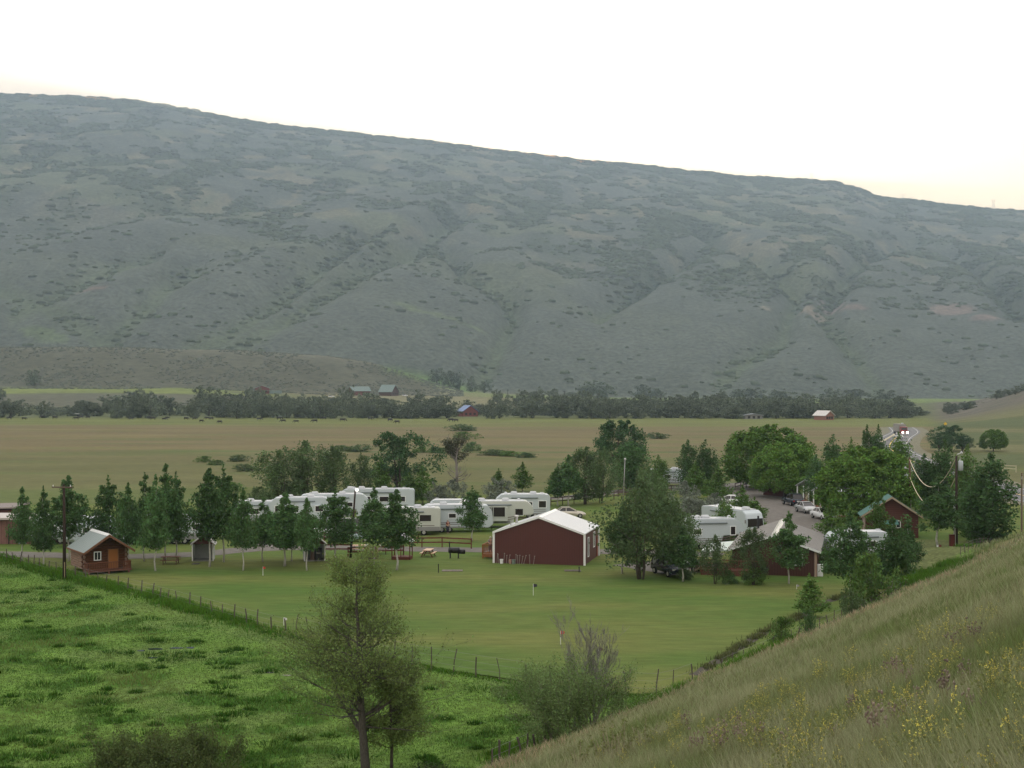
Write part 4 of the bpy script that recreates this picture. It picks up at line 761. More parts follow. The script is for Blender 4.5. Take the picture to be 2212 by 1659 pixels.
def log_cabin():
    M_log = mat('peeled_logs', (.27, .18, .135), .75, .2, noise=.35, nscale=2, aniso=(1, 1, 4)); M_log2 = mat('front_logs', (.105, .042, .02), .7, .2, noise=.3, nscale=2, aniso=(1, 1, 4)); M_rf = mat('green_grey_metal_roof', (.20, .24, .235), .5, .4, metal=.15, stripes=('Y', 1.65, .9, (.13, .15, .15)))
    t = empty('log_cabin', (-39.9, 130.6, 0), R(33)); tag(t, 'small log cabin with grey-green metal roof and a railed porch', 'cabin'); W_, D_ = 4.0, 3.9; y0 = 1.3; fl_ = .38; ev, ap = 2.35, 3.65
    wl = MB()
    nlog = 9; lh = (ev - fl_) / nlog
    for k in range(nlog):
        z = fl_ + lh * (k + .5); wl.tube([(-.22 if k % 2 else -.12, y0, z), (W_ + (.22 if k % 2 else .12), y0, z)], lh * .54, 8)
    for k in range(7):
        z = ev + lh * (k + .5); hw_ = (W_ / 2) * (1 - (z - ev) / (ap - ev)) - .05
        if hw_ > .1: wl.tube([(W_ / 2 - hw_, y0, z), (W_ / 2 + hw_, y0, z)], lh * .54, 8)
    wl.build('front_wall', M_log2, t)
    w2 = MB()
    for k in range(nlog):
        z = fl_ + lh * (k + .9) - lh * .35
        for x in (0, W_): w2.tube([(x, y0 - (.25 if k % 2 else .1), z), (x, y0 + D_ + .2, z)], lh * .55, 8)
    w2.prism([(.05, fl_), (W_ - .05, fl_), (W_ - .05, ev), (W_ / 2, ap - .05), (.05, ev)], 'y', y0 + .05, y0 + D_); w2.build('log_wall', M_log, t, label='pale peeled log side wall')
    sl = (ap - ev) / (W_ / 2); o = .45; e0 = ev - o * sl
    rf = MB().prism([(-o, e0), (W_ / 2, ap + .03), (W_ + o, e0), (W_ + o, e0 + .1), (W_ / 2, ap + .13), (-o, e0 + .1)], 'y', -.2, y0 + D_ + .3).build('roof', M_rf, t)
    MB().prism([(W_ / 2 - .25, ap + .14 - .25 * sl), (W_ / 2 + .25, ap + .14 - .25 * sl), (W_ / 2, ap + .18)], 'y', -.22, y0 + D_ + .32).build('ridge_cap', mat('bright_ridge', (.75, .76, .76), .3, .5, metal=.3), rf)
    fa = MB()
    for s_ in (-1, 1): fa.prism([(W_ / 2, ap + .1), (W_ / 2, ap - .14), (W_ / 2 + s_ * (W_ / 2 + o), e0 - .14), (W_ / 2 + s_ * (W_ / 2 + o), e0 + .08)], 'y', -.26, -.205)
    fa.box((-o - .02, 2.6, e0 + .02), (.06, 5.6, .16)); fa.build('fascia', mat('brown_fascia', (.15, .07, .04)), rf)
    window(t, (1.25, y0 - .14, 1.62), .62, .78, M_trim, 'x', 1); MB().box((2.75, y0 - .16, 1.28), (.86, .08, 1.8)).build('door', mat('varnished_door', (.25, .095, .022), .5, .3), t); MB().box((2.27, y0 - .17, 1.28), (.08, .1, 1.9)).box((3.23, y0 - .17, 1.28), (.08, .1, 1.9)).build('door_frame', mat('door_casing', (.17, .08, .035)), t)
    p = MB().box((W_ / 2 + .05, .6, .3), (W_ + .3, 1.4, .12)); [p.box((x, y, .12), (.15, .15, .3)) for x in (.1, 2, 3.9) for y in (0, 1.2)]; pc = p.build('porch', mat('porch_boards', (.12, .055, .04)), t); q = MB()
    def railing(a, b, n):
        for k in range(n + 1): f = k / n; q.box((a[0] + (b[0] - a[0]) * f, a[1] + (b[1] - a[1]) * f, .72), (.05, .05, .72))
        q.tube([(*a, 1.1), (*b, 1.1)], .05, 6); q.tube([(*a, .5), (*b, .5)], .035, 6)
    railing((0, 0), (2.9, 0), 18); railing((0, 0), (0, 1.1), 6); railing((3.4, 0), (4.1, 0), 5); railing((4.1, 0), (4.1, 1.1), 6); q.build('railing', mat('porch_railing', (.13, .052, .028)), pc)
    return t
cab = log_cabin()
def lodge():
    M_w = mat('dark_brown_boards', (.072, .034, .028), .8, .15, stripes=('X', 4, .88, (.04, .018, .015))); M_r = mat('grey_shingle_roof', (.155, .145, .135), .65, .3, noise=.2, nscale=2)
    t = empty('lodge', ((1581 - 1106) / FPX * 131.5, 131.5, 0), R(-14)); tag(t, 'long brown lodge with grey roof, bright ridge cap and a railed deck', 'building'); W_, D_ = 7.9, 14.2
    gable('l', W_, D_, 2.45, 3.8, M_w, M_r, .35, t, ridge=mat('shiny_ridge', (.85, .83, .78), .22, .6, metal=.6)); fa = MB(); sl = 1.35 / 3.95
    for s_ in (-1, 1): fa.prism([(W_ / 2, 3.9), (W_ / 2, 3.68), (W_ / 2 + s_ * 4.32, 2.2), (W_ / 2 + s_ * 4.32, 2.42)], 'y', -.42, -.36)
    fa.build('rake_trim', M_trim, t); sk = MB().prism([(-.36, 2.33), (-.36, 2.2), (-3.0, 1.95), (-3.0, 2.02)], 'y', -.2, 7.5).build('awning_roof', mat('pale_green_awning', (.42, .5, .46), .4, .4, stripes=('Y', 2, .93, (.3, .36, .33))), t)
    window(t, (5.9, -.01, 1.55), 1.3, 1.05, M_trim, 'x', 1); MB().box((7.75, -.04, 1.2), (.22, .1, 2.4)).build('corner_post', mat('tan_post', (.35, .25, .2)), t); MB().box((3.0, -.05, .55), (.7, .08, .5)).build('vent_panel', M_dark, t); MB().box((3.05, -.1, .65), (.2, .03, .1)).build('meter_plate', M_trim, t); MB().box((2.2, -.06, .55), (.22, .1, .26)).build('meter_box', mat('grey_box', (.3, .3, .3)), t)
    for (x, y, z) in ((6.2, 4, 3.35), (6.9, 6, 3.1), (6.9, 2.2, 3.1)): MB().tube([(x, y, z - .4), (x, y, z + .1)], .06, 8).build('roof_vent', M_dark, t)
    MB().tube([(1.6, 12.5, 3), (1.6, 12.5, 4.4)], .1, 8).build('chimney_pipe', M_dark, t); d = MB().box((-1.4, 1.5, .45), (2.8, 5.5, .14)).box((-1.4, -1.2, .22), (2.8, .1, .42)).box((1.5, -.8, .45), (3.0, 1.4, .14)).box((1.5, -1.48, .22), (3, .08, .42)).build('deck', mat('deck_boards', (.14, .055, .04)), t); q = MB()
    q.box((-1.4, -1.2, 1.45), (2.9, .1, .08)); q.box((1.5, -1.45, 1.45), (3.0, .1, .08)); q.box((-1.4, -1.2, .72), (2.8, .05, .06)); q.box((1.5, -1.45, .72), (3, .05, .06)); [q.box((-2.8 + .14 * k, -1.2, 1.05), (.04, .04, .8)) for k in range(21)]; [q.box((.05 + .14 * k, -1.45, 1.05), (.04, .04, .8)) for k in range(21)]; [q.box((x, -1.25, .9), (.13, .13, 1.2)) for x in (-2.8, 0)]; q.build('railing', mat('brown_red_railing', (.17, .065, .045)), d)
    st = MB(); [st.box((-3.1 - .3 * k, 1.2, .38 - .13 * k), (.32, 1.6, .1)) for k in range(4)]; st.build('steps', mat('worn_steps', (.42, .33, .25)), d); MB().box((8.15, .6, .55), (.5, .5, 1.1)).build('utility_box', M_trim, t)
    return t
lodge_o = lodge()
def green_cabin():
    M_w = mat('brown_log_siding', (.085, .035, .028), .8, .15, stripes=('Z', 4.5, .85, (.045, .018, .014))); D0 = 163
    t = empty('green_roofed_cabin', ((1868 - 1106) / FPX * D0, D0, 0), R(-9)); tag(t, 'dark log cabin with a green metal roof beneath tall trees', 'cabin'); W_, D_ = 6.1, 3.4
    gable('g', W_, D_, 2.75, 4.75, M_w, mat('green_metal_roof', (.02, .10, .085), .6, .3), .5, t); fa = MB(); e0 = 2.75 - .5 * .656
    for s_, m_ in ((-1, None), (1, None)): fa.prism([(W_ / 2, 4.86), (W_ / 2, 4.62), (W_ / 2 + s_ * (W_ / 2 + .5), e0 - .12), (W_ / 2 + s_ * (W_ / 2 + .5), e0 + .1)], 'y', -.56, -.505)
    fa.build('rake_board', mat('weathered_rake', (.30, .24, .17)), t); MB().tube([(-.1, -.2, 0), (-.1, -.2, 2.5)], .16, 8).build('log_post', mat('pale_log_post', (.33, .27, .22), noise=.4, nscale=3), t); window(t, (3.6, -.02, 1.6), .9, .8, M_trim, 'x', 1)
    MB().box((2.9, -1.0, 1.9), (1.6, 1.2, .06), rx=.35).build('porch_canopy', mat('green_canopy', (.06, .15, .13)), t); MB().box((1.2, -1.2, .25), (2.8, 1.8, .5)).build('porch', M_deck, t)
    return t
green_cabin()
M_plank = mat('pinkish_planks', (.20, .11, .095), .8, .15, noise=.3, nscale=1.5, stripes=('X', 1.6, .94, (.07, .04, .035))); M_tanroof = mat('pale_flat_roof', (.42, .38, .36), .5, .3)
def left_sheds():
    D0 = 156; t = empty('storage_building', ((-70 - 1106) / FPX * D0, D0, 0), R(2)); tag(t, 'low building of pinkish brown planks with a pale roof, far left', 'building')
    MB().box((3.5, 2, 1.4), (7.2, 4, 2.8)).build('wall', M_plank, t); MB().box((3.5, 1.9, 2.95), (7.8, 4.8, .22), rx=.03).build('roof', M_tanroof, t); MB().box((6.1, -.04, 1.0), (.9, .06, 2)).build('door', mat('grey_green_door', (.16, .2, .2)), t); MB().box((4.6, -.1, 1.15), (.1, .1, 2.3)).build('drain_pipe', M_dark, t); MB().box((6.3, -.06, 2.1), (.2, .05, .2)).build('wall_lamp', M_trim, t)
    D0 = 158; t = empty('red_shed', ((72 - 1106) / FPX * D0, D0, 0), R(0)); tag(t, 'low dark red shed behind the left aspens, beside the log cabin', 'shed'); gable('s', 5.2, 4.2, 2.0, 2.35, M_red, mat('rust_roof', (.12, .05, .045)), .2, t)
    MB().box((-.05, -.05, 1.0), (.14, .14, 2.0)).build('corner_trim', M_trim, t); MB().box((.9, -.05, 1.0), (.12, .1, 2.0)).build('corner_trim', M_trim, t); MB().box((2.0, -.1, .25), (.5, .2, .14)).build('white_ledge', M_trim, t)
    D0 = 169; t = empty('red_barn', ((-168 - 1106) / FPX * D0, D0, 0), R(4)); tag(t, 'red building with white-trimmed flat roofs at the left edge, farther back', 'barn'); MB().box((5.5, 3, 1.3), (11, 6, 2.6)).build('wall', M_red, t); MB().box((5.4, 2.8, 2.8), (11.6, 7, .16), ry=-.02).build('roof', mat('dull_roof', (.2, .17, .16)), t); MB().box((5.6, -.6, 2.15), (11.2, 1.2, .14)).build('lower_eave', M_trim, t); [MB().box((x, -1, 1.05), (.2, .2, 2.1)).build('porch_post', M_trim, t) for x in (3, 7, 10.9)]
left_sheds()
def porch_cabin(u, v, label, W_=3.4, rz=-50):
    p = flat(u, v); t = empty('porch_cabin', (p[0], p[1], 0), R(rz)); tag(t, label, 'cabin'); MB().box((W_ / 2, 3.4, 1.25), (W_, 3.8, 2.5)).build('wall', M_red2, t); MB().prism([(-.2, 2.35), (W_ / 2, 3.3), (W_ + .2, 2.35), (W_ + .2, 2.45), (W_ / 2, 3.42), (-.2, 2.45)], 'y', -.3, 5.5).build('roof', mat('grey_blue_roof', (.38, .41, .43), .4, .4, metal=.2), t)
    for x in (.05, W_ * .36, W_ * .64, W_ - .05): MB().box((x, 0, 1.25), (.14, .14, 2.3)).build('porch_post', M_trim, t)
    MB().box((W_ / 2, .75, .12), (W_ + .2, 1.7, .24)).build('porch', M_deck, t); window(t, (W_ * .7, 1.47, 1.5), .8, .9, M_trim, 'x', 0); MB().box((W_ * .25, 1.46, 1.2), (.8, .06, 1.9)).build('door', mat('cream_door', (.5, .46, .33)), t)
porch_cabin(1722, 1083, 'small cabin with white porch posts behind the silver sedan, left of two'); porch_cabin(1757, 1096, 'small cabin with white porch posts behind the silver sedan, right of two'); porch_cabin(1813, 1118, 'small cabin with white porch posts under the largest round tree')
def red_fence():
    a = flat(1651, 1070); b = flat(1722, 1077); t = empty('plank_wall', (a[0], a[1], 0), math.atan2(b[1] - a[1], b[0] - a[0])); tag(t, 'dark red plank wall with capped posts under the dome-shaped trees', 'fence'); L_ = math.hypot(b[0] - a[0], b[1] - a[1])
    MB().box((L_ / 2, 0, 1.0), (L_, .1, 1.9)).build('plank_panel', M_red, t); [MB().box((x, 0, 1.15), (.22, .22, 2.3)).box((x, 0, 2.34), (.3, .3, .1)).build('post', M_red, t) for x in (0, L_ * .33, L_ * .66, L_)]
    p = flat(1697, 1062); s_ = empty('white_notice_board', (p[0], p[1] - 1.2, 0)); tag(s_, 'pale notice board with unreadable print in front of the plank wall', 'sign'); MB().box((0, 0, 1.7), (1.5, .06, 1.5)).build('panel', mat('board_print', (.5, .55, .55), .6, noise=.4, nscale=6), s_); [MB().box((x, .06, .8), (.08, .06, 1.6)).build('post', M_dark, s_) for x in (-.6, .6)]
red_fence()
# --- open gable shelters
def shelter(u, v, label, goods=False, W_=2.05):
    p = flat(u, v); t = empty('open_shed', (p[0], p[1], 0), R(8 if u < 500 else 12)); tag(t, label, 'shed'); w = W_
    MB().prism([(-w / 2 - .05, 1.75), (0, 2.55), (w / 2 + .05, 1.75)], 'y', -.02, .08).build('gable_panel', M_red, t)
    MB().prism([(-w / 2 - .25, 1.6), (0, 2.57), (w / 2 + .25, 1.6), (w / 2 + .25, 1.68), (0, 2.66), (-w / 2 - .25, 1.68)], 'y', -.15, 2.2).build('roof', mat('shed_roof', (.4, .39, .38), .5), t)
    for x in (-w / 2, w / 2): MB().box((x, 0, .88), (.12, .12, 1.76)).build('post', M_trim, t)
    MB().box((0, 2.0, .9), (w - .1, .06, 1.7)).box((-w / 2, 1.1, .9), (.06, 1.9, 1.7)).box((w / 2, 1.1, .9), (.06, 1.9, 1.7)).build('wall', mat('grey_boards', (.42, .45, .46), .8, noise=.2, nscale=3), t); MB().box((0, 1.0, .03), (w + .1, 2.2, .06)).build('floor', mat('shed_slab', (.2, .2, .19)), t)
    return t
sh1 = shelter(438, 1213, 'small open shed with red gable and white posts, the empty left one'); sh2 = shelter(680, 1213, 'small open shed with red gable and white posts, the one holding a grill')
def kettle():
    t = empty('covered_grill', tuple(bp(sh2, .45, .8, .06))); tag(t, 'black covered grill standing inside the right small open shed', 'grill'); MB().box((0, 0, .45), (.55, .5, .9)).build('cabinet', M_dark, t, .03); MB().tube([(-.3, 0, .98), (.3, 0, .98)], .24, 12).build('lid', M_dark, t, smooth=True); MB().box((0, -.27, .7), (.4, .04, .06)).build('handle', M_pipe, t)
    t = empty('brown_box', tuple(bp(sh2, -.15, .9, .06))); tag(t, 'tall brown box beside the covered grill in the open shed', 'box'); MB().box((0, 0, .5), (.4, .45, 1.0), taper=.94).build('box_body', mat('brown_cardboard', (.12, .08, .06)), t); MB().box((0, 0, 1.03), (.44, .48, .05)).build('lid', mat('brown_lid', (.15, .1, .08)), t)
kettle()
def swing():
    p = flat(866, 1210); t = empty('swing_shelter', (p[0], p[1], 0), R(-6)); tag(t, 'open red timber shelter with a little white pitched roof', 'shelter'); w = 1.85
    for x in (-w / 2, w / 2):
        for y in (0, 1.4): MB().box((x, y, .95), (.1, .1, 1.9)).build('post', M_rail, t)
    MB().box((0, 0, .95), (.08, .08, 1.9)).box((0, 1.4, 1.1), (.08, .08, 2.2)).build('centre_post', M_rail, t); MB().box((0, .7, .16), (w + .1, 1.5, .3)).build('base', M_rail, t)
    MB().prism([(-w / 2 - .2, 1.78), (0, 2.5), (w / 2 + .2, 1.78), (w / 2 + .2, 1.86), (0, 2.6), (-w / 2 - .2, 1.86)], 'y', -.15, 1.6).build('roof', mat('white_roof', (.62, .62, .66), .4), t)
swing()
def well():
    p = flat(806, 1207); t = empty('wishing_well', (p[0], p[1], 0), R(5)); tag(t, 'small wooden wishing well with a pale roof behind a white trunk', 'well'); MB().tube([(0, 0, 0), (0, 0, .6)], [.55, .5], 10).build('stone_ring', mat('well_wood', (.16, .1, .08), noise=.5, nscale=6), t); [MB().box((x, 0, .95), (.14, .14, 1.0)).build('post', mat('yellow_post', (.5, .42, .26)), t) for x in (-.42, .42)]
    MB().prism([(-.85, 1.25), (0, 1.75), (.85, 1.25), (.85, 1.33), (0, 1.85), (-.85, 1.33)], 'y', -.55, .55).build('roof', mat('mossy_roof', (.42, .44, .34), .4, noise=.5, nscale=3), t); MB().box((0, -.1, .66), (1.1, .5, .06)).build('rim', mat('rim_wood', (.45, .3, .18)), t)
well()
def picnic(u, v, rz, label, top, legm):
    p = flat(u, v); t = empty('picnic_table', (p[0], p[1], 0), R(rz)); tag(t, label, 'picnic table', 'picnic tables'); m_ = MB(); [m_.box((0, -.3 + .2 * k, .74), (1.85, .185, .05)) for k in range(4)]; m_.build('tabletop', top, t)
    for y in (-.68, .68): MB().box((0, y - .07 * (1 if y > 0 else -1), .44), (1.85, .24, .05)).build('bench', top, t)
    for x in (-.65, .65):
        m_ = MB(); m_.box((x, -.42, .36), (.06, .09, .84), rx=-.5); m_.box((x, .42, .36), (.06, .09, .84), rx=.5); m_.box((x, 0, .40), (.06, 1.5, .08)); m_.box((x, 0, .69), (.06, .75, .06)); m_.build('leg', legm, t)
M_dw = mat('dark_table_wood', (.11, .05, .035), .7); M_pale_top = mat('varnished_tabletop', (.55, .33, .19), .35, .5, noise=.15)  # second wood is paler and glossier than the dark table wood
picnic(369, 1219, 2, 'dark brown picnic table on the grass right of the log cabin', M_dw, M_dw); picnic(925, 1203, 80, 'picnic table with bright varnished boards beside the black smoker', M_pale_top, M_rail); picnic(778, 1193, 8, 'picnic table behind the rail fence, left of the wishing well', M_pale_top, M_rail); picnic(820, 1197, 4, 'dark red picnic table just behind the wishing well roof', M_rail, M_rail)
def smoker():
    p = flat(985, 1207); t = empty('barrel_smoker', (p[0], p[1], 0), R(-8)); tag(t, 'black barrel smoker grill on legs near the barn deck', 'grill'); MB().tube([(-.75, 0, .85), (.35, 0, .85)], .3, 14).build('barrel', M_dark, t, smooth=True); MB().tube([(.36, 0, .72), (.95, 0, .72)], .24, 12).build('firebox', M_dark, t, smooth=True); MB().tube([(-.68, 0, 1.0), (-.68, 0, 1.75)], .06, 8).build('smokestack', M_dark, t); [MB().box((x, y, .33), (.06, .06, .66)).build('leg', M_dark, t) for x in (-.6, .25) for y in (-.2, .2)]
smoker()
# --- rail fences
def rail_fence(name, P, h, nr, label, m_, step=2.4, post=.12, grp=None):
    P = [Vector((*flat(*p), 0)) for p in P]; t = empty(name, P[0]); tag(t, label, 'fence', grp); proto_p = None; rb = MB(); L_ = 0
    for a, b in zip(P, P[1:]):
        n = max(1, round((b - a).length / step))
        for k in range(n + (b is P[-1])):
            q = a.lerp(b, k / n) - P[0]
            if proto_p is None: proto_p = MB().box((0, 0, h / 2 - .05), (post, post, h + .1)).build('post', m_, t); proto_p.location = q
            else: c = proto_p.copy(); COL.objects.link(c); c.parent = t; c.location = q
        for k in range(nr):
            z = h * (.93 - k * .42); d = (b - a); ang = math.atan2(d.y, d.x); c = (a + b) / 2 - P[0]; off = Vector((math.sin(ang), -math.cos(ang), 0)) * (post / 2 + .025); rb.box((c.x + off.x, c.y + off.y, z), (d.length + .05, .045, .14), rz=ang)
    rb.build('rails', m_, t); return t
rail_fence('rail_fence', [(868, 1184), (955, 1183), (1018, 1186)], 1.15, 2, 'dark red rail fence between the swing shelter and the small bright aspen', M_rail); rail_fence('rail_fence', [(700, 1172), (868, 1171)], 1.1, 2, 'dark red rail fence right in front of the pale blue-silver car', M_rail); rail_fence('rail_fence', [(700, 1197), (760, 1197)], 1.05, 2, 'short dark red rail fence right of the shed with the grill', M_rail); rail_fence('rail_fence', [(752, 1203), (872, 1199)], 1.0, 2, 'dark red rail fence running behind the wishing well', M_rail)
M_brn = mat('brown_rails', (.07, .04, .035), .7); rail_fence('rail_fence', [(1190, 1093), (1240, 1089), (1300, 1083), (1352, 1077)], 1.25, 2, 'dark brown rail fence running under the many-stemmed willow clump', M_brn, 3.0); rail_fence('rail_fence', [(1335, 1074), (1420, 1066), (1480, 1062)], 1.2, 2, 'far dark rail fence behind the grey lamp pole', M_brn, 3.0); rail_fence('rail_fence', [(1588, 1060), (1612, 1054), (1652, 1055)], 1.3, 2, 'dark rail fence on the grass island by the gravel drive', M_brn, 3.0)
rail_fence('rail_fence', [(2165, 1019), (2195, 1021)], 1.4, 2, 'pale rail fence section beyond the highway at the right edge', mat('pale_rails', (.45, .42, .3)), 2.5)
# --- wire fences with thin posts
M_post = mat('weathered_posts', (.085, .07, .06), .9); M_wire = mat('fence_wire', (.16, .15, .15), .5)
def wire_fence(P, label, spacing, h=1.15, jitter=.3, r0=.045, seed=3, ground=True, grp=None):
    rng = random.Random(seed); P = [Vector((x, y, 0)) for x, y in P]; g0 = P[0].copy(); g0.z = H(g0.x, g0.y); t = empty('wire_fence', g0); tag(t, label, 'fence', grp); protos = []
    for k in range(4): mb = MB().tube([(0, 0, -.2), (rng.uniform(-.04, .04), 0, h * .5), (rng.uniform(-.12, .12), rng.uniform(-.06, .06), h * rng.uniform(.9, 1.15))], r0 * rng.uniform(.8, 1.3), 6); protos.append(mb.mesh('post', M_post))
    pos = []; d = 0
    for a, b in zip(P, P[1:]):
        L_ = (b - a).length; 
        while d < L_: q = a.lerp(b, d / L_); pos.append(Vector((q.x, q.y, H(q.x, q.y)))); d += spacing * rng.uniform(1 - jitter, 1 + jitter)
        d -= L_
    for q in pos: o = link('post', protos[rng.randrange(4)], t, q - g0); o.rotation_euler = (rng.uniform(-.08, .08), rng.uniform(-.1, .1), rng.uniform(0, 6)); o.scale = (1, 1, rng.uniform(.85, 1.1))
    mb = MB()
    for z in (.35, .65, .95):
        for a, b in zip(pos, pos[1:]): mb.tube([a - g0 + Vector((0, 0, z * h)), b - g0 + Vector((0, 0, z * h))], .007, 3, False)
    mb.build('wires', M_wire, t); return t
wire_fence([flat(*p) for p in [(0, 1207), (140, 1245), (300, 1283), (460, 1327), (640, 1375)]], 'old wire fence with crooked posts between pasture and lawn, left stretch', 1.9); wire_fence([flat(*p) for p in [(640, 1375), (800, 1419), (900, 1442), (1040, 1464), (1168, 1483)]], 'wire fence behind the tall sparse tree, centre stretch of the lawn edge', 1.75, 1.45, .1, .035, 8)
wire_fence([flat(*p) for p in [(1190, 1487), (1280, 1497), (1372, 1506), (1425, 1508), (1505, 1499)]], 'wire fence right of the leafless tree at the lawn corner', 1.5, 1.45, .35, .035, 9)
wire_fence([(x, y) for x, y in [flat(*p) for p in [(1560, 1467), (1640, 1432), (1700, 1408), (1790, 1368), (1850, 1343), (1900, 1315), (1960, 1280)]]], 'low wire fence following the foot of the hillside below the aspens', 1.5, 1.0, .2, .03, 10)
wire_fence([flat(*p) for p in [(2075, 1222), (2110, 1211), (2160, 1195)]], 'short wire fence near the utility pole at the right', 1.4, .9, .2, .03, 11)
wire_fence([flat(*p) for p in [(1062, 1690), (1130, 1650), (1185, 1622)]], 'broken old fence at the very bottom left of the hillside', 1.0, 1.2, .3, .05, 12)
# --- lawn furniture: croquet or hole flags, posts
def flag(u, v, h, m_, label, fs=.22):
    p = flat(u, v); t = empty('lawn_flag', (p[0], p[1], 0)); tag(t, label, 'flag', 'small flags on the lawn'); MB().tube([(0, 0, 0), (0, 0, h)], .02, 6).build('pole', M_trim, t); MB().prism([(0, h - fs), (fs * 1.1, h - fs * .8), (fs * 1.05, h - .04), (0, h)], 'y', -.012, .012).build('flag_cloth', m_, t)
flag(568, 1244, .85, mat('red_cloth', (.4, .03, .02)), 'small red flag on the lawn below the two open sheds'); flag(1152, 1287, 1.0, mat('dark_cloth', (.03, .03, .04)), 'small dark flag on a white stick below the red barn', .3); flag(1211, 1393, .95, mat('bright_red_cloth', (.6, .02, .02)), 'bright red flag on the lawn above the foreground bush', .24)
flag(1293, 1432, 1.0, mat('brown_cloth', (.12, .07, .04)), 'dull brown flag right behind the leafless tree', .25); flag(613, 1352, .6, M_trim, 'tiny white marker flag behind the left wire fence'); flag(1850, 1318, .4, mat('violet_cloth', (.2, .16, .3)), 'tiny bluish marker flag at the right end of the lawn', .18); flag(1721, 1273, .4, mat('grey_cloth', (.3, .3, .32)), 'tiny grey marker flag below the lodge window', .2)
def stub(u, v, h, label): p = flat(u, v); t = empty('marker_post', (p[0], p[1], 0)); tag(t, label, 'post'); MB().tube([(0, 0, 0), (0, 0, h)], .05, 6).build('post_shaft', M_dark, t); MB().ball((0, 0, h), .07, 8, 5).build('finial', M_dark, t)
stub(947, 1238, .8, 'short dark post alone on the lawn left of the barn'); stub(1251, 1237, .5, 'very short dark post near the right corner of the barn')
def slab(u, v, w, label, col): p = flat(u, v); t = MB().box((0, 0, .04), (w, .9, .08)).add([(-w * .2, -.2, .081), (w * .2, -.2, .081), (w * .1, .2, .14)], [(0, 1, 2)]).build('fire_pit_slab', mat('slab_' + str(u), col, noise=.4, nscale=4), None, .02); t.location = (p[0], p[1], 0); tag(t, label, 'slab')
slab(977, 1234, 2.0, 'flat grey slab on the lawn beside the short dark post', (.2, .17, .15)); slab(1237, 1234, 1.6, 'flat dark slab at the right front corner of the barn', (.13, .11, .1)); slab(423, 1219, .7, 'small dark slab in front of the empty open shed', (.08, .08, .07))
def dish():
    p = flat(1418, 1240); t = empty('satellite_dish', (p[0], p[1], 0), R(-50)); tag(t, 'pale satellite dish beside the bush left of the dark car', 'satellite dish'); MB().tube([(0, 0, 0), (0, 0, 1.0)], .03, 6).build('mast', M_pipe, t); mb = MB(); n = 14; vs = [(0, -.02, 1.25)] + [(.38 * math.cos(k * 6.283 / n), -.12, 1.25 + .42 * math.sin(k * 6.283 / n)) for k in range(n)]; mb.add(vs, [(0, 1 + k, 1 + (k + 1) % n) for k in range(n)]); mb.add([(v[0], v[1] + .02, v[2]) for v in vs], [(0, 1 + (k + 1) % n, 1 + k) for k in range(n)]); mb.build('dish', mat('dish_grey', (.5, .52, .55)), t)
dish()
# ------------------------------------------------------------------ poles, lamps, wires
M_pole = mat('dark_pole_wood', (.045, .032, .026), .9, .1, noise=.4, nscale=3, aniso=(3, 3, .4)); M_globe = mat('lamp_globe', (.9, .9, .88), .3, .5, emit=((1, .97, .92), .55))
def utility_left():
    p = flat(139, 1252); t = empty('utility_pole', (p[0], p[1], 0)); tag(t, 'dark wooden utility pole with a crossarm beside the log cabin', 'utility pole'); h = 205 / FPX * p[1]
    MB().tube([(0, 0, -.3), (.0, 0, h * .5), (-.05, 0, h)], [.17, .14, .11], 9).build('pole', M_pole, t, smooth=True); a = MB().box((-.15, -.16, h - .25), (1.9, .1, .12), ry=.02).build('crossarm', mat('crossarm_wood', (.11, .08, .065)), t); [MB().tube([(x, -.16, h - .19), (x, -.16, h - .02)], [.05, .035], 8).build('insulator', mat('porcelain', (.6, .6, .6), .3), a) for x in (-.98, .62)]
    MB().tube([(.06, -.12, .2), (.06, -.12, 1.6)], .05, 6).build('guard', mat('pole_guard', (.25, .2, .12)), t)
utility_left()
M_glass2 = mat('unlit_lamp', (.45, .45, .44), .4)
def lamp_pole(u, v, h, label, polem, glob=True, r0=.06, lean=0, arm=None, lit=False):
    p = flat(u, v); t = empty('lamp_pole', (p[0], p[1], 0)); tag(t, label, 'lamp'); MB().tube([(0, 0, -.2), (lean * .5, 0, h * .5), (lean, 0, h)], [r0 * 1.2, r0, r0 * .8], 8).build('pole', polem, t, smooth=True)
    if arm: MB().tube([(lean, 0, h - .05), (lean + arm, 0, h + .05)], .03, 6).build('arm', M_pipe, t)
    q = (lean + (arm or 0), 0, h + (.0 if glob else 0)); MB().ball(q, .19 if glob else .22, 12, 8, (1, 1, 1) if glob else (1, 1, .5)).build('lamp_globe', M_globe if lit else M_glass2, t, smooth=True)
lamp_pole(757, 1205, 7.0, 'dark leaning pole carrying a lit white globe before the motorhomes', M_pole, True, .11, .5, .16, True); lamp_pole(1346, 1082, 6.4, 'thin grey pole with a round lamp beside the rail fence', mat('grey_pole', (.35, .35, .35), .5), True, .06, .3); lamp_pole(1351, 1200, 1.9, 'white globe lamp glowing among the leaves right of the barn', M_pole, lit=True)
lamp_pole(2061, 1188, 5.9, 'pale thin lamp post close beside the power pole with the transformer', mat('pale_pole', (.5, .52, .54), .4, metal=.3), False, .07, 0, -.25)
M_tran = mat('transformer_grey', (.38, .42, .45), .45, .4)
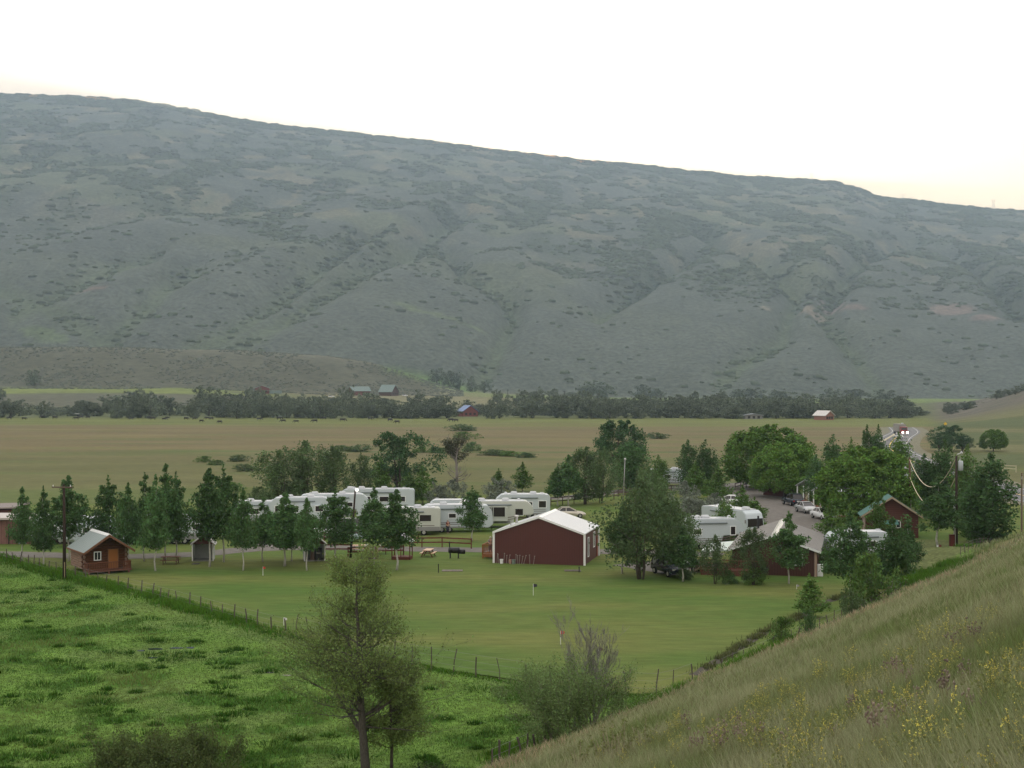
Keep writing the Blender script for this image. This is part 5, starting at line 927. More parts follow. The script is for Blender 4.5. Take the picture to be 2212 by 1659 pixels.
def power_pole(u, v, vt, label, tr_side, tz, wood, arms=True):
    p = flat(u, v); s_ = p[1] / FPX; h = (v - vt) * s_; t = empty('power_pole', (p[0], p[1], 0)); tag(t, label, 'utility pole'); MB().tube([(0, 0, -.3), (0, 0, h * .5), (0, 0, h)], [.18, .15, .12], 9).build('pole', wood, t, smooth=True)
    z = (v - tz) * s_; MB().tube([(tr_side * .45, 0, z - .55), (tr_side * .45, 0, z - .5), (tr_side * .45, 0, z + .45), (tr_side * .45, 0, z + .5)], [.2, .27, .27, .22], 12).build('transformer', M_tran, t, smooth=True); mb = MB(); mb.tube([(tr_side * .38, 0, z + .5), (tr_side * .38, 0, z + .75)], [.06, .03], 7); mb.tube([(tr_side * .1, 0, z + 1.2), (tr_side * .5, 0, z + 1.35)], .05, 6); mb.ball((tr_side * .55, 0, z + 1.38), .14, 8, 6); mb.build('insulator', mat('bushing_' + label[:4], (.5, .52, .55), .3), t); MB().tube([(.14 * -tr_side, -.1, .3), (.14 * -tr_side, -.1, h * .55)], .045, 6).build('conduit', M_pipe, t); return t, h
pw1, h1 = power_pole(2066, 1190, 985, 'tall dark power pole with transformer, slack wires hanging to its left', 1, 1006, M_pole)
pw2, h2 = power_pole(1965, 1132, 988, 'second power pole with transformer, half hidden behind the round tree', -1, 1034, mat('brown_pole', (.09, .055, .035)))
def slack(name, a, b, sag, m_, label, r_=.045, n=24):
    pts = [a.lerp(b, k / n) - Vector((0, 0, 4 * sag * (k / n) * (1 - k / n))) for k in range(n + 1)]; o = MB().tube([q - a for q in pts], r_, 6).build(name, m_); o.location = a; tag(o, label, 'wire', 'thick slack wires between the power poles')
M_cable = mat('pale_cable', (.55, .48, .34), .5)
A1 = pw1.location + Vector((0, 0, h1 - .1)); B1 = pw2.location + Vector((0, 0, h2 - .3)); slack('power_cable', A1, B1, 3.4, M_cable, 'upper of two thick pale wires sagging between the power poles'); slack('power_cable', A1 - Vector((0, 0, 2.0)), B1 - Vector((0, 0, 2.2)), 3.5, M_cable, 'lower of two thick pale wires sagging between the power poles')
def meter():
    p = flat(2058, 1188); t = empty('red_utility_cabinet', (p[0], p[1] - .4, 0)); tag(t, 'dark red cabinet at the foot of the power pole', 'cabinet'); MB().box((-.1, 0, .85), (.75, .5, 1.7)).build('cabinet_body', M_rail, t, .02); MB().box((-.1, -.27, .85), (.6, .03, 1.4)).build('door', mat('cabinet_door', (.16, .045, .04)), t)
    p = flat(2031, 1200); t = empty('bird_house_post', (p[0], p[1], 0)); tag(t, 'short dark post with a pale knob left of the red cabinet', 'post'); MB().box((0, 0, .55), (.2, .2, 1.1)).build('post', M_rail, t); MB().ball((-.28, 0, .95), .1, 8, 6).build('knob', M_trim, t); MB().box((-.14, 0, .95), (.2, .05, .05)).build('bracket', M_dark, t)
meter()
# right edge pole
pr = flat(2207, 1150); t = empty('power_pole', (pr[0], pr[1], H(*pr))); tag(t, 'wooden pole cut by the right edge of the picture', 'utility pole'); MB().tube([(0, 0, -.3), (0, 0, 7.2)], [.13, .1], 8).build('pole', mat('tan_pole', (.16, .12, .09)), t); MB().box((0, -.12, 6.6), (.2, .05, .35)).build('number_plate', M_pipe, t)
# poles on the far fields
for (u, D, h, lb) in [(1097, 1080, 10, 'thin distant pole on the dry field, left one'), (1219, 1080, 10, 'thin distant pole on the dry field, middle one'), (1428, 1080, 9, 'thin distant pole beyond the woods, right one')]:
    x = (u - 1106) / FPX * D; t = empty('distant_pole', (x, D, H(x, D))); tag(t, lb, 'utility pole'); MB().tube([(0, 0, -.3), (0, 0, h)], .22, 6).build('pole', M_pole, t); MB().box((0, 0, h - .8), (2.2, .2, .2)).build('crossarm', M_pole, t)
# pylons on the crest
M_pyl = mat('pylon_steel', (.35, .36, .38), .5, .4, metal=.4)
for (u, vt, kind, lb) in [(1753, 371, 0, 'lattice power pylon on the mountain crest, leftmost one'), (1806, 383, 1, 'slim double pole on the crest right of the leftmost pylon'), (1857, 402, 1, 'slim double pole on the descending crest'), (1951, 418, 0, 'wide lattice pylon on the crest above the woods, left of a slim pole'), (1967, 424, 1, 'slim double pole touching a wide pylon on the crest'), (2137, 450, 1, 'slim double pole left of the rightmost pylon'), (2146, 429, 0, 'rightmost lattice pylon on the mountain crest')]:
    D = YC - 25; x = (u - 1106) / FPX * D; z = H(x, D); h = CAMZ + (830 - vt) / FPX * D - z; h = max(12, min(h, 46)); t = empty('pylon', (x, D, z)); tag(t, lb, 'pylon'); mb = MB(); w = .28
    if kind == 0:
        for sx in (-1, 1):
            for sy in (-1, 1): mb.tube([(sx * 4.5, sy * 4, -2), (sx * 1.6, sy * 1.5, h * .55), (sx * 4.2, 0, h)], w, 4)
        for k in range(3): mb.tube([(-4 + k * .9, -3.5, h * .18 * k), (4 - k * .9, -3.5, h * .18 * (k + 1))], w * .7, 4); mb.tube([(4 - k * .9, -3.5, h * .18 * k), (-4 + k * .9, -3.5, h * .18 * (k + 1))], w * .7, 4)
        mb.build('lattice', M_pyl, t); MB().tube([(-8, 0, h * .8), (8, 0, h * .8)], w, 4).build('crossarm', M_pyl, t)
    else: [mb.tube([(sx * 3, 0, -2), (sx * 3, 0, h * .9)], w, 4) for sx in (-1, 1)]; mb.build('poles', M_pyl, t); MB().tube([(-5.5, 0, h * .8), (5.5, 0, h * .8)], w, 4).build('crossarm', M_pyl, t)

# ------------------------------------------------------------------ trailers and motorhomes
M_rvw = mat('white_gelcoat', (.44, .49, .52), .35, .5); M_rvc = mat('cream_gelcoat', (.47, .49, .45), .35, .5); M_rvg = mat('grey_skirt', (.22, .22, .22), .5, .4); M_roofw = mat('rv_roof_membrane', (.52, .54, .57), .3, .5); M_hub = mat('wheel_rim', (.45, .45, .45), .35, .5, metal=.6); M_str = mat('brown_stripe', (.13, .10, .09), .5); M_awn = mat('rolled_awning', (.16, .19, .2), .6); M_win = mat('tinted_window', (.025, .02, .02), .15, .5)
def rv(u, v, D, L_, Hh, yaw, label, body=M_rvw, style='trailer', nose=1, wins=((.25, .6, .9, .5), (-.2, .6, .7, .45)), door=None, slide=None, skirt=.22, ac=(.15, -.2), rz=None, stripes=True, name=None, group='white trailers and motorhomes', ext=()):
    """local X runs along the body, the seen side faces -Y; wins = (centre, height, width, height size)"""
    if v: p = flat(u, v)
    else: p = ((u - 1106) / FPX * D, D)
    t = empty(name or {'trailer': 'travel_trailer', 'fifth': 'fifth_wheel_trailer', 'motor': 'motorhome'}[style], (p[0], p[1] + 1.3, 0), R(yaw)); tag(t, label, 'motorhome' if style == 'motor' else 'trailer', group); w = 2.5; z0 = .55; a, b = -L_ / 2, L_ / 2; n = nose
    def X(f): return f * n                # mirrored when the nose points left
    if style == 'motor': prof = [(a, z0), (b - .25, z0 - .1), (b, .9), (b - .02, 1.9), (b - .35, Hh - .35), (b - .9, Hh - .02), (a + .15, Hh), (a, Hh - .2)]
    elif style == 'fifth': prof = [(a, z0), (b - 2.6, z0), (b - 2.4, 1.5), (b - .3, 1.6), (b, 1.95), (b - .25, Hh - .55), (b - .95, Hh + .02), (a + .3, Hh), (a, Hh - .25)]
    else: prof = [(a, z0), (b - .5, z0), (b, 1.0), (b - .15, Hh - .7), (b - .7, Hh - .05), (a + .5, Hh), (a + .05, Hh - .4)]
    prof = [(X(x), z) for x, z in prof]; MB().prism(prof, 'y', -w / 2, w / 2).build('body', body, t, .07)
    MB().box((X(-.3), 0, Hh + .03), (L_ - 1.9, w - .3, .08)).build('roof_cap', M_roofw, t, .02)
    for f in ac: MB().box((X(f * L_), 0, Hh + .22), (.95, .75, .28), taper=.8).build('roof_air_conditioner', M_roofw, t, .05)
    MB().box((X(-.36 * L_), .4, Hh + .13), (.4, .4, .14)).build('roof_vent', M_roofw, t); MB().ball((X(.3 * L_), .3, Hh + .12), .22, 8, 6, (1, 1, .8)).build('antenna_dome', M_roofw, t, smooth=True)
    y = -w / 2
    if slide: cx, cw = slide; MB().box((X(cx * L_), y - .25, 1.75), (cw, .55, 1.75)).build('slide_out', body, t, .03)
    for (cx, cz, ww, wh) in wins:
        yy = y - (.54 if slide and abs(cx - slide[0]) * L_ < slide[1] / 2 else .012); window(t, (X(cx * L_), yy, cz * Hh), ww * 1.3, wh * 1.25, M_trim if body is M_rvw else M_rvc, 'x', 0, glass=M_win, th=.03)
    MB().tube([(X(-.28 * L_), y - .09, Hh - .42), (X(.2 * L_), y - .09, Hh - .42)], .085, 8).build('awning', M_awn, t)
    if door is not None: d = MB().box((X(door * L_), y - .015, 1.5), (.65, .03, 1.75)).build('door', M_rvw, t); MB().box((X(door * L_) + .25, y - .04, 1.45), (.04, .03, .14)).build('handle', M_dark, d); MB().box((X(door * L_), y - .3, .42), (.6, .3, .05)).build('step', M_rvg, t)
    if stripes:
        for k, (z1, z2) in enumerate(((1.15, 1.45), (.95, 1.1))): MB().prism([(X(-L_ * .42), z1), (X(L_ * .1), z1 + .02), (X(L_ * .38), z2 + .12), (X(L_ * .38), z2 + .2), (X(L_ * .08), z1 + .1), (X(-L_ * .42), z1 + .07)], 'y', y - .008, y - .002).build('stripe', M_str, t)
    if skirt: MB().box((X(-.1 * L_), y - .006, z0 + skirt), (L_ * (.78 if style != 'fifth' else .6), .02, skirt * 1.8)).build('skirt_panel', M_rvg, t)
    for wx in ((-.28, .36) if style == 'motor' else (-.12, -.23)):
        for s_ in (-1, 1): q = MB().tube([(X(wx * L_), s_ * (w / 2 - .02) - .13 * s_, .38), (X(wx * L_), s_ * (w / 2 - .02) + .02 * s_, .38)], .38, 16).build('wheel', M_rub, t); MB().tube([(X(wx * L_), s_ * (w / 2 + .01), .38), (X(wx * L_), s_ * (w / 2 + .03), .38)], .2, 12).build('rim', M_hub, q)
    if style == 'motor': MB().prism([(-w / 2 + .12, 1.35), (w / 2 - .12, 1.35), (w / 2 - .2, 2.3), (-w / 2 + .2, 2.3)], 'x', X(b - .28), X(b + .012)).build('windscreen', M_win, t); [MB().box((X(b - .02), s_ * .95, .95), (.06, .3, .18)).build('headlight', M_trim, t) for s_ in (-1, 1)]; [MB().box((X(b - .05), s_ * (w / 2 + .18), 2.0), (.1, .16, .4)).build('mirror', M_rvg, t) for s_ in (-1, 1)]
    else: MB().box((X(b - .6 if style == 'fifth' else b + .3), 0, .75 if style == 'fifth' else .5), (.12 if style == 'fifth' else .9, .12, 1.5 if style == 'fifth' else .1)).build('hitch', M_dark, t); MB().box((X(b - 2.9 if style == 'fifth' else b - .2), -.9, .3), (.08, .08, .6)).build('jack', M_dark, t)
    for e in ext: e(t, X, L_, Hh, y)
    return t
rv(868, 1158, 0, 9, 3.25, 4, 'cream motorhome with rounded front and grey lower panel behind two aspens', M_rvc, 'motor', -1, ((.3, .64, 1.35, .7), (.02, .64, .9, .6), (-.3, .64, 1.1, .65)), None, None, .26)
rv(987, 1151, 0, 8.6, 3.3, 6, 'white trailer with curved brown stripes and a side door, behind the small bright aspen', M_rvw, 'trailer', 1, ((-.34, .6, .85, .55), (-.08, .62, .7, .45), (.33, .58, .8, .5)), .12, None, .1)
rv(1072, 1141, 0, 9.4, 3.3, 2, 'cream trailer with slide-out and two big dark windows left of the barn roof', M_rvc, 'fifth', 1, ((-.14, .62, 1.35, 1.0), (.02, .62, 1.35, 1.0), (.3, .6, .8, .7)), None, (-.06, 3.9), .2, ac=(-.2, .12))
rv(1128, 1121, 0, 7.4, 3.2, 2, 'white trailer standing highest above the barn roof, with a rear window', M_rvw, 'fifth', -1, ((.12, .58, 1.3, .7), (-.12, .6, .7, .5), (-.36, .6, .8, .75)), None, None, .12)
rv(642, 1136, 0, 7.6, 3.5, 6, 'large white fifth-wheel trailer hidden behind the leftmost tall aspens', M_rvw, 'fifth', -1, ((.0, .6, 1.3, .7), (-.35, .62, .8, .6), (.32, .62, .8, .6)), None, (-.2, 3), .15)
rv(722, 1126, 0, 9, 3.45, 8, 'big white trailer with rounded nose right beside the leaning lamp pole', M_rvw, 'fifth', 1, ((-.36, .62, .9, .6), (-.1, .6, .9, .6), (.2, .62, .7, .5)), .34, None, .15, ac=(-.3, .1))
rv(812, 1110, 0, 10.5, 3.35, 3, 'farthest white motorhome whose long roof shows above the others', M_rvw, 'motor', -1, ((-.32, .6, 1, .6), (-.1, .6, 1, .6), (.14, .6, 1, .6)), None, None, .2, ac=(-.1, .2, .35))
rv(548, 1136, 0, 6.2, 3.0, 4, 'short white trailer peeking out left of the big fifth-wheel trailer', M_rvw, 'trailer', -1, ((0, .6, .9, .6),), None, None, .12, ac=(.1,))
rv(349, 1177, 0, 10.6, 3.15, 5, 'long white trailer behind the aspens between cabin and open shed', M_rvw, 'trailer', -1, ((-.37, .62, 1.0, .55), (0, .6, .9, .5), (.3, .6, .8, .5)), -.15, None, .3, ac=(.0,))
rv(180, 1180, 0, 6.5, 3.0, 60, 'white trailer end visible just above the log cabin roof', M_rvw, 'trailer', -1, ((.2, .6, .8, .5),), None, None, .2, ac=(.1,))
rv(110, 1176, 0, 7.5, 2.9, 5, 'white trailer half hidden behind the two leftmost aspens', M_rvw, 'trailer', -1, ((0, .6, .9, .5),), None, None, .2, ac=(.1,))
rv(985, 1130, 0, 7, 2.9, 3, 'white trailer whose roof shows below the silver-leaved shrubs', M_rvw, 'trailer', 1, ((0, .6, .9, .5),), None, None, .2, ac=(.2,))
rv(1542, 1188, 0, 6.6, 3.3, 8, 'white trailer directly left of the lodge roof, partly behind dark trees', M_rvw, 'fifth', 1, ((.30, .62, .45, .75), (-.3, .6, .7, .5)), None, None, .15, ac=(-.12, -.28), ext=[lambda t, X, L_, Hh, y: [MB().box((X(.42 * L_) + k * .22, y - .015, .55 * Hh), (.13, .02, .16)).build('number_decal', M_rvg, t) for k in range(2)]])
rv(1585, 1158, 0, 9, 3.2, -62, 'white motorhome facing the camera with dark windscreen, behind the lodge', M_rvw, 'motor', 1, ((0, .6, 1, .6),), None, None, .2, ac=(.3, -.1))
rv(1440, 1052, 0, 7.5, 3.0, 8, 'farthest white trailer peeking above the big willow near the hay field', M_rvw, 'trailer', 1, ((0, .6, .9, .5),), None, None, .15, ac=(.2,))
rv(1858, 1212, 0, 6.6, 2.85, 5, 'white trailer with one small window among the trees right of the lodge', M_rvw, 'trailer', -1, ((-.18, .6, .6, .5), (.3, .6, .7, .5)), None, None, .2, ac=(.1,))
# ------------------------------------------------------------------ cars
CARP = {}
def car_parts(kind):
    """body, cabin glass and trim meshes of one body shape; local X forward, length about 4.7 m"""
    P = {'sedan': ([(-2.3, .35), (-2.35, .62), (-2.25, .92), (-1.6, 1.0), (1.0, .98), (1.95, .82), (2.3, .62), (2.32, .35)], [(-1.75, .97), (-1.05, 1.42), (.1, 1.45), (1.05, .97)]),
         'suv': ([(-2.25, .4), (-2.3, .8), (-2.25, 1.08), (1.0, 1.08), (2.05, .98), (2.25, .8), (2.27, .4)], [(-2.2, 1.06), (-1.95, 1.72), (.15, 1.75), (.95, 1.06)]),
         'pickup': ([(-2.7, .5), (-2.72, 1.1), (-.6, 1.1), (1.2, 1.1), (2.3, 1.02), (2.55, .8), (2.55, .45)], [(-.75, 1.08), (-.6, 1.78), (.6, 1.8), (1.25, 1.08)])}[kind]
    import bmesh
    def loft(prof, secs, name, m_, bev):
        mb = MB(); n = len(prof); vs = []
        for (y, sz, sx, zb) in secs: vs += [(x * sx, y, zb + (z - zb) * sz) for x, z in prof]
        k = len(secs); fs = [tuple(range(n))[::-1], tuple((k - 1) * n + i for i in range(n))]
        for s_ in range(k - 1): fs += [(s_ * n + i, s_ * n + (i + 1) % n, (s_ + 1) * n + (i + 1) % n, (s_ + 1) * n + i) for i in range(n)]
        me = mb.add(vs, fs).mesh(name, m_, bev); [setattr(p, 'use_smooth', True) for p in me.polygons]; return me
    return loft, P
def car(u, v, yaw, kind, paint, label, D=None, z=None, sc=1, lit=False, grp=None, name=None, cat='car'):
    loft, (bp_, cp) = car_parts(kind)
    if D is None: p = flat(u, v); D = p[1]; x = p[0]
    else: x = (u - 1106) / FPX * D
    zz = H(x, D) if z is None else z; t = empty(name or {'sedan': 'parked_car', 'suv': 'parked_suv', 'pickup': 'pickup_truck'}[kind], (x, D, zz + .03), R(yaw), (sc,) * 3); tag(t, label, cat, grp)
    zb = bp_[0][1]; link('body', loft(bp_, [(-.9, .86, .97, zb), (-.84, .97, .99, zb), (-.5, 1.0, 1.0, zb), (0, 1.03, 1.01, zb), (.5, 1.0, 1.0, zb), (.84, .97, .99, zb), (.9, .86, .97, zb)], 'body', paint, .05), t)
    z1 = cp[0][1]; g = MB(); n = len(cp); top = [(x * .98, z) for x, z in cp]; vs = []; zt = max(z for _, z in cp)
    for s_ in (-1, 1): vs += [(x, s_ * (.80 if z < z1 + .1 else .62), z) for x, z in cp]
    g.add(vs, [(0, 1, 2, 3), (7, 6, 5, 4)] + [(i, 4 + i, 4 + (i + 1) % 4, (i + 1) % 4) for i in range(4)]); g.build('cabin_glass', M_win, t)
    rf = MB(); x0, x1 = cp[1][0], cp[2][0]; rf.box(((x0 + x1) / 2, 0, zt + .02), (x1 - x0 + .1, 1.26, .07)); [rf.tube([(cp[a][0], s_ * .80, cp[a][1] + .02), (cp[b][0], s_ * .63, cp[b][1])], .045, 5) for s_ in (-1, 1) for a, b in ((0, 1), (3, 2))]; [rf.tube([((x0 + x1) / 2, s_ * .81, z1), ((x0 + x1) / 2, s_ * .635, zt)], .04, 5) for s_ in (-1, 1)]; rf.build('roof', paint, t)
    L_ = bp_[-1][0]
    for wx in (-L_ * .62, L_ * .64):
        for s_ in (-1, 1): q = MB().tube([(wx, s_ * .72, .33), (wx, s_ * .915, .33)], .33, 18).build('wheel', M_rub, t); MB().tube([(wx, s_ * .9, .33), (wx, s_ * .93, .33)], .19, 10).build('rim', M_hub, q)
    zl = bp_[-2][1] - .02
    for s_ in (-1, 1): MB().box((L_ - .1, s_ * .62, zl - .02), (.16, .36, .13)).build('headlight', mat('headlight_' + label[:5], (.8, .8, .78), .2, .5, emit=((1, .95, .85), 14) if lit else None), t); MB().box((bp_[1][0] + .05, s_ * .68, .78), (.12, .24, .16)).build('taillight', mat('red_lens', (.35, .02, .02), .3), t); MB().box((cp[3][0] - .25, s_ * .95, 1.02), (.16, .16, .12)).build('mirror', paint, t)
    MB().box((L_ - .03, 0, .48), (.12, 1.5, .16)).build('bumper', paint, t, .02); MB().box((L_ + .0, 0, zl - .12), (.06, .7, .1)).build('grille', M_dark, t); MB().box((bp_[0][0] - .06, 0, .75), (.03, .45, .14)).build('licence_plate', M_trim, t)
    if kind == 'pickup': MB().box((-1.75, 0, 1.112), (1.75, 1.45, .01)).build('cargo_bed', M_dark, t)
    return t
M_sil = mat('silver_paint', (.42, .43, .44), .28, .6, metal=.5); M_blue = mat('pale_blue_silver_paint', (.32, .40, .42), .3, .6, metal=.35); M_gold = mat('light_gold_paint', (.5, .46, .4), .28, .6, metal=.45); M_blk = mat('black_paint', (.012, .014, .018), .2, .6); M_wht = mat('white_paint', (.68, .69, .7), .3, .5); M_nav = mat('dark_blue_paint', (.015, .022, .035), .22, .6)
car(1229, 1119, 4, 'sedan', M_gold, 'light silver sedan parked right behind the barn roof', sc=.95); car(764, 1170, -4, 'sedan', M_blue, 'pale blue-silver car behind the dark red rail fence'); car(718, 1162, 184, 'pickup', M_wht, 'white pickup behind the aspens left of the pale blue car'); car(770, 1152, 10, 'suv', M_rvg, 'grey vehicle with bright roof behind the pale blue car')
car(1446, 1243, -70, 'suv', M_nav, 'dark blue car facing the camera beside the lodge deck'); car(1468, 1222, -68, 'sedan', M_sil, 'silver car parked right behind the dark blue one'); car(1712, 1092, 100, 'suv', M_nav, 'dark sport utility car seen from behind on the gravel drive'); car(1742, 1108, -80, 'sedan', M_sil, 'silver sedan facing the camera in front of the small porch cabins'); car(1778, 1122, -78, 'sedan', M_wht, 'white car half hidden by leaves right of the silver sedan'); car(1574, 1092, 160, 'sedan', M_wht, 'white car with rounded roof behind the front-facing motorhome')
def motorcycle():
    p = flat(1503, 1236); t = empty('motorcycle', (p[0], p[1], 0), R(60)); tag(t, 'black motorcycle with glints parked at the steps of the lodge deck', 'motorcycle')
    for x in (-.75, .75): q = MB().tube([(x, -.06, .32), (x, .06, .32)], .32, 16).build('wheel', M_rub, t); MB().tube([(x, -.07, .32), (x, .07, .32)], .2, 10).build('rim', M_hub, q)
    MB().box((-.1, 0, .55), (.9, .28, .4)).build('engine', mat('chrome_engine', (.4, .4, .4), .2, metal=.8), t, .05); MB().ball((.15, 0, .88), .3, 10, 7, (1.1, .55, .55)).build('fuel_tank', M_blk, t, smooth=True); MB().box((-.4, 0, .82), (.6, .26, .12)).build('seat', M_blk, t, .03); MB().tube([(.5, -.36, 1.1), (.55, 0, 1.0), (.5, .36, 1.1)], .02, 6).build('handlebar', M_hub, t); MB().tube([(.75, 0, .32), (.5, 0, 1.0)], .045, 6).build('fork', M_hub, t); MB().ball((.62, 0, .92), .11, 8, 6).build('headlight', M_trim, t); MB().box((-.75, 0, .68), (.5, .2, .06)).build('mudguard', M_blk, t)
motorcycle()
# truck and car on the highway
def semi():
    D = 487; x = (1950 - 1106) / FPX * D; z = H(x, D) + .11; t = empty('road_truck', (x, D, z), R(-92)); tag(t, 'red-fronted truck with lit headlights coming down the highway', 'truck'); M_rt = mat('truck_red', (.2, .03, .03), .35, .5)
    MB().prism([(3.3, .5), (3.4, 1.5), (2.2, 1.75), (1.9, 2.9), (.2, 3.0), (.2, .5)], 'y', -1.15, 1.15).build('cab', M_rt, t, .06); MB().box((2.12, 0, 2.25), (.1, 1.9, .85), ry=-.2).build('windscreen', M_win, t); MB().box((-4.5, 0, 2.5), (8.6, 2.4, 2.6)).build('cargo_load', mat('trailer_grey', (.25, .24, .22)), t, .03); MB().box((-4, 0, 1.0), (9.6, .9, .3)).build('chassis', M_dark, t)
    for wx in (2.6, -.6, -1.7, -7, -8.1):
        for s_ in (-1, 1): MB().tube([(wx, s_ * .85, .5), (wx, s_ * 1.15, .5)], .5, 14).build('wheel', M_rub, t)
    for s_ in (-1, 1): MB().ball((3.45, s_ * .8, 1.0), .24, 10, 6, (.4, 1, 1)).build('headlight', mat('lit_headlamp', (.9, .9, .85), .2, emit=((1, .9, .75), 25)), t)
    MB().box((3.42, 0, 1.1), (.08, 1.0, .6)).build('grille', M_hub, t); MB().box((3.5, 0, .5), (.2, 2.3, .3)).build('bumper', M_trim, t)
semi(); car(1941, 0, -88, 'sedan', M_wht, 'pale car driving just ahead of the truck on the highway', D=458, z=.1)
def sign(u, v, D, shape, label):
    x = (u - 1106) / FPX * D; z = H(x, D); h = CAMZ + (830 - v) / FPX * D - z; t = empty('road_sign', (x, D, z)); tag(t, label, 'road sign'); MB().tube([(0, 0, 0), (0, 0, h + .3)], .06, 6).build('post', M_pipe, t)
    if shape == 'd': MB().prism([(0, h - .75), (.75, h), (0, h + .75), (-.75, h)], 'y', -.12, -.08).build('sign_panel', mat('warning_yellow', (.65, .42, .03), .5), t)
    else: MB().box((0, -.1, h), (.8, .04, 1.1)).build('sign_panel', mat('sign_grey', (.5, .55, .6)), t)
sign(2042, 916, 575, 'd', 'yellow diamond warning sign beside the highway bend'); sign(1949, 917, 560, 'r', 'grey road sign behind the truck')
def guardrail():
    P = [flat(*p) for p in [(1900, 963), (1918, 953), (1932, 944)]]; t = empty('guard_rail', (*P[0], .1)); tag(t, 'pale guard rail left of the highway bend', 'guard rail'); mb = MB(); pts = [Vector((x - P[0][0], y - P[0][1], .75)) for x, y in P]
    for a, b in zip(pts, pts[1:]): d = b - a; c = (a + b) / 2; mb.box(tuple(c), (d.length, .12, .45), rz=math.atan2(d.y, d.x))
    mb.build('beam', mat('bright_rail', (.75, .68, .5), .4), t); [MB().box((p.x, p.y + .1, .35), (.15, .15, .8)).build('post', M_post, t) for p in pts]
guardrail()
# ------------------------------------------------------------------ people
def person(loc, yaw, h, shirt, trou, hair, label, hat=None, armup=0):
    """one continuous body grown with the skin modifier; clothes are slightly larger skins of the same skeleton"""
    t = empty('person', loc, yaw, (h / 1.75,) * 3); tag(t, label, 'person')
    J = {'pel': (0, 0, .95), 'ch': (0, -.02, 1.25), 'nk': (0, -.02, 1.47), 'hd': (0, -.04, 1.58), 'tp': (0, -.04, 1.70)}
    for s_, n in ((-1, 'l'), (1, 'r')):
        J.update({'sh' + n: (s_ * .18, -.02, 1.41), 'el' + n: (s_ * .25, -.05 - .05 * armup, 1.15), 'wr' + n: (s_ * .2, -.22 - .1 * armup, .98 + .12 * armup), 'ha' + n: (s_ * .17, -.30 - .1 * armup, .97 + .14 * armup), 'hp' + n: (s_ * .1, 0, .9), 'kn' + n: (s_ * .11, -.03, .5), 'an' + n: (s_ * .11, .02, .09), 'to' + n: (s_ * .12, -.17, .04)})
    rad = {'pel': .15, 'ch': .16, 'nk': .06, 'hd': .095, 'tp': .07, 'sh': .075, 'el': .045, 'wr': .03, 'ha': .035, 'hp': .095, 'kn': .06, 'an': .04, 'to': .035}
    def skin(name, names, edges, m_, grow=0, lim=None):
        me = bpy.data.meshes.new(name); ix = {n: i for i, n in enumerate(names)}; me.from_pydata([J[n] for n in names], [(ix[a], ix[b]) for a, b in edges], []); me.materials.append(m_); o = link(name, me, t); o.modifiers.new('skin', 'SKIN'); o.modifiers.new('sub', 'SUBSURF').render_levels = 1; bm_ = me.skin_vertices[0].data
        for n, i in ix.items(): r_ = rad.get(n, rad.get(n[:2], .05)) + grow; bm_[i].radius = (r_ * (1.15 if n in ('pel', 'ch') else 1), r_ * (.75 if n in ('pel', 'ch') else 1))
        bm_[0].use_root = True; return o
    arms = [(a + n, b + n) for n in 'lr' for a, b in (('sh', 'el'), ('el', 'wr'), ('wr', 'ha'))]; legs = [(a + n, b + n) for n in 'lr' for a, b in (('hp', 'kn'), ('kn', 'an'), ('an', 'to'))]
    skin('body', list(J), [('pel', 'ch'), ('ch', 'nk'), ('nk', 'hd'), ('hd', 'tp'), ('ch', 'shl'), ('ch', 'shr'), ('pel', 'hpl'), ('pel', 'hpr')] + arms + legs, mat('skin_tone', (.45, .26, .19), .6))
    skin('shirt', ['pel', 'ch', 'shl', 'shr', 'ell', 'elr'], [('pel', 'ch'), ('ch', 'shl'), ('ch', 'shr'), ('shl', 'ell'), ('shr', 'elr')], shirt, .022); skin('trousers', ['pel', 'hpl', 'hpr', 'knl', 'knr', 'anl', 'anr'], [('pel', 'hpl'), ('pel', 'hpr'), ('hpl', 'knl'), ('hpr', 'knr'), ('knl', 'anl'), ('knr', 'anr')], trou, .018)
    MB().ball((0, -.02, 1.665), .108, 10, 7, (.92, 1.05, .85)).build('hair', hair, t, smooth=True); f = MB(); f.ball((0, -.145, 1.6), .018, 6, 4, (.8, 1.3, 1.2)); f.build('nose', mat('nose_skin', (.45, .26, .19)), t)
    e = MB(); [e.ball((s_ * .034, -.128, 1.625), .012, 6, 4) for s_ in (-1, 1)]; e.build('eyes', M_dark, t); MB().box((0, -.133, 1.55), (.05, .01, .012)).build('mouth', mat('lips', (.35, .12, .1)), t)
    fg = MB()
    for n, s_ in (('l', -1), ('r', 1)):
        hx, hy, hz = J['ha' + n]
        for k in range(4): fg.tube([(hx + (k - 1.5) * .019, hy - .02, hz), (hx + (k - 1.5) * .02, hy - .075 + abs(k - 1.3) * .007, hz - .012), (hx + (k - 1.5) * .02, hy - .095 + abs(k - 1.3) * .01, hz - .04)], [.009, .008, .006], 5)
        fg.tube([(hx - s_ * .03, hy, hz), (hx - s_ * .055, hy - .035, hz - .005), (hx - s_ * .05, hy - .06, hz - .02)], [.011, .009, .007], 5)
    fg.build('fingers', mat('hand_skin', (.45, .26, .19)), t)
    return t
M_hgrey = mat('grey_hair', (.42, .39, .36)); p1 = bp(barn, -1.35, 3.9, .49); p2 = bp(barn, -1.45, 6.2, .49); p3 = bp(barn, -.28, 4.6, .49)
person(p1, R(15), 1.72, mat('grey_brown_shirt', (.22, .19, .18)), mat('blue_trousers', (.06, .08, .15)), M_hgrey, 'grey-haired person in a grey shirt standing at the deck railing corner', armup=1); person(p2, R(-20), 1.78, mat('purple_shirt', (.06, .045, .11)), mat('dark_trousers', (.03, .03, .05)), mat('white_hair', (.6, .58, .55)), 'white-haired person in a dark purple shirt at the back of the deck')
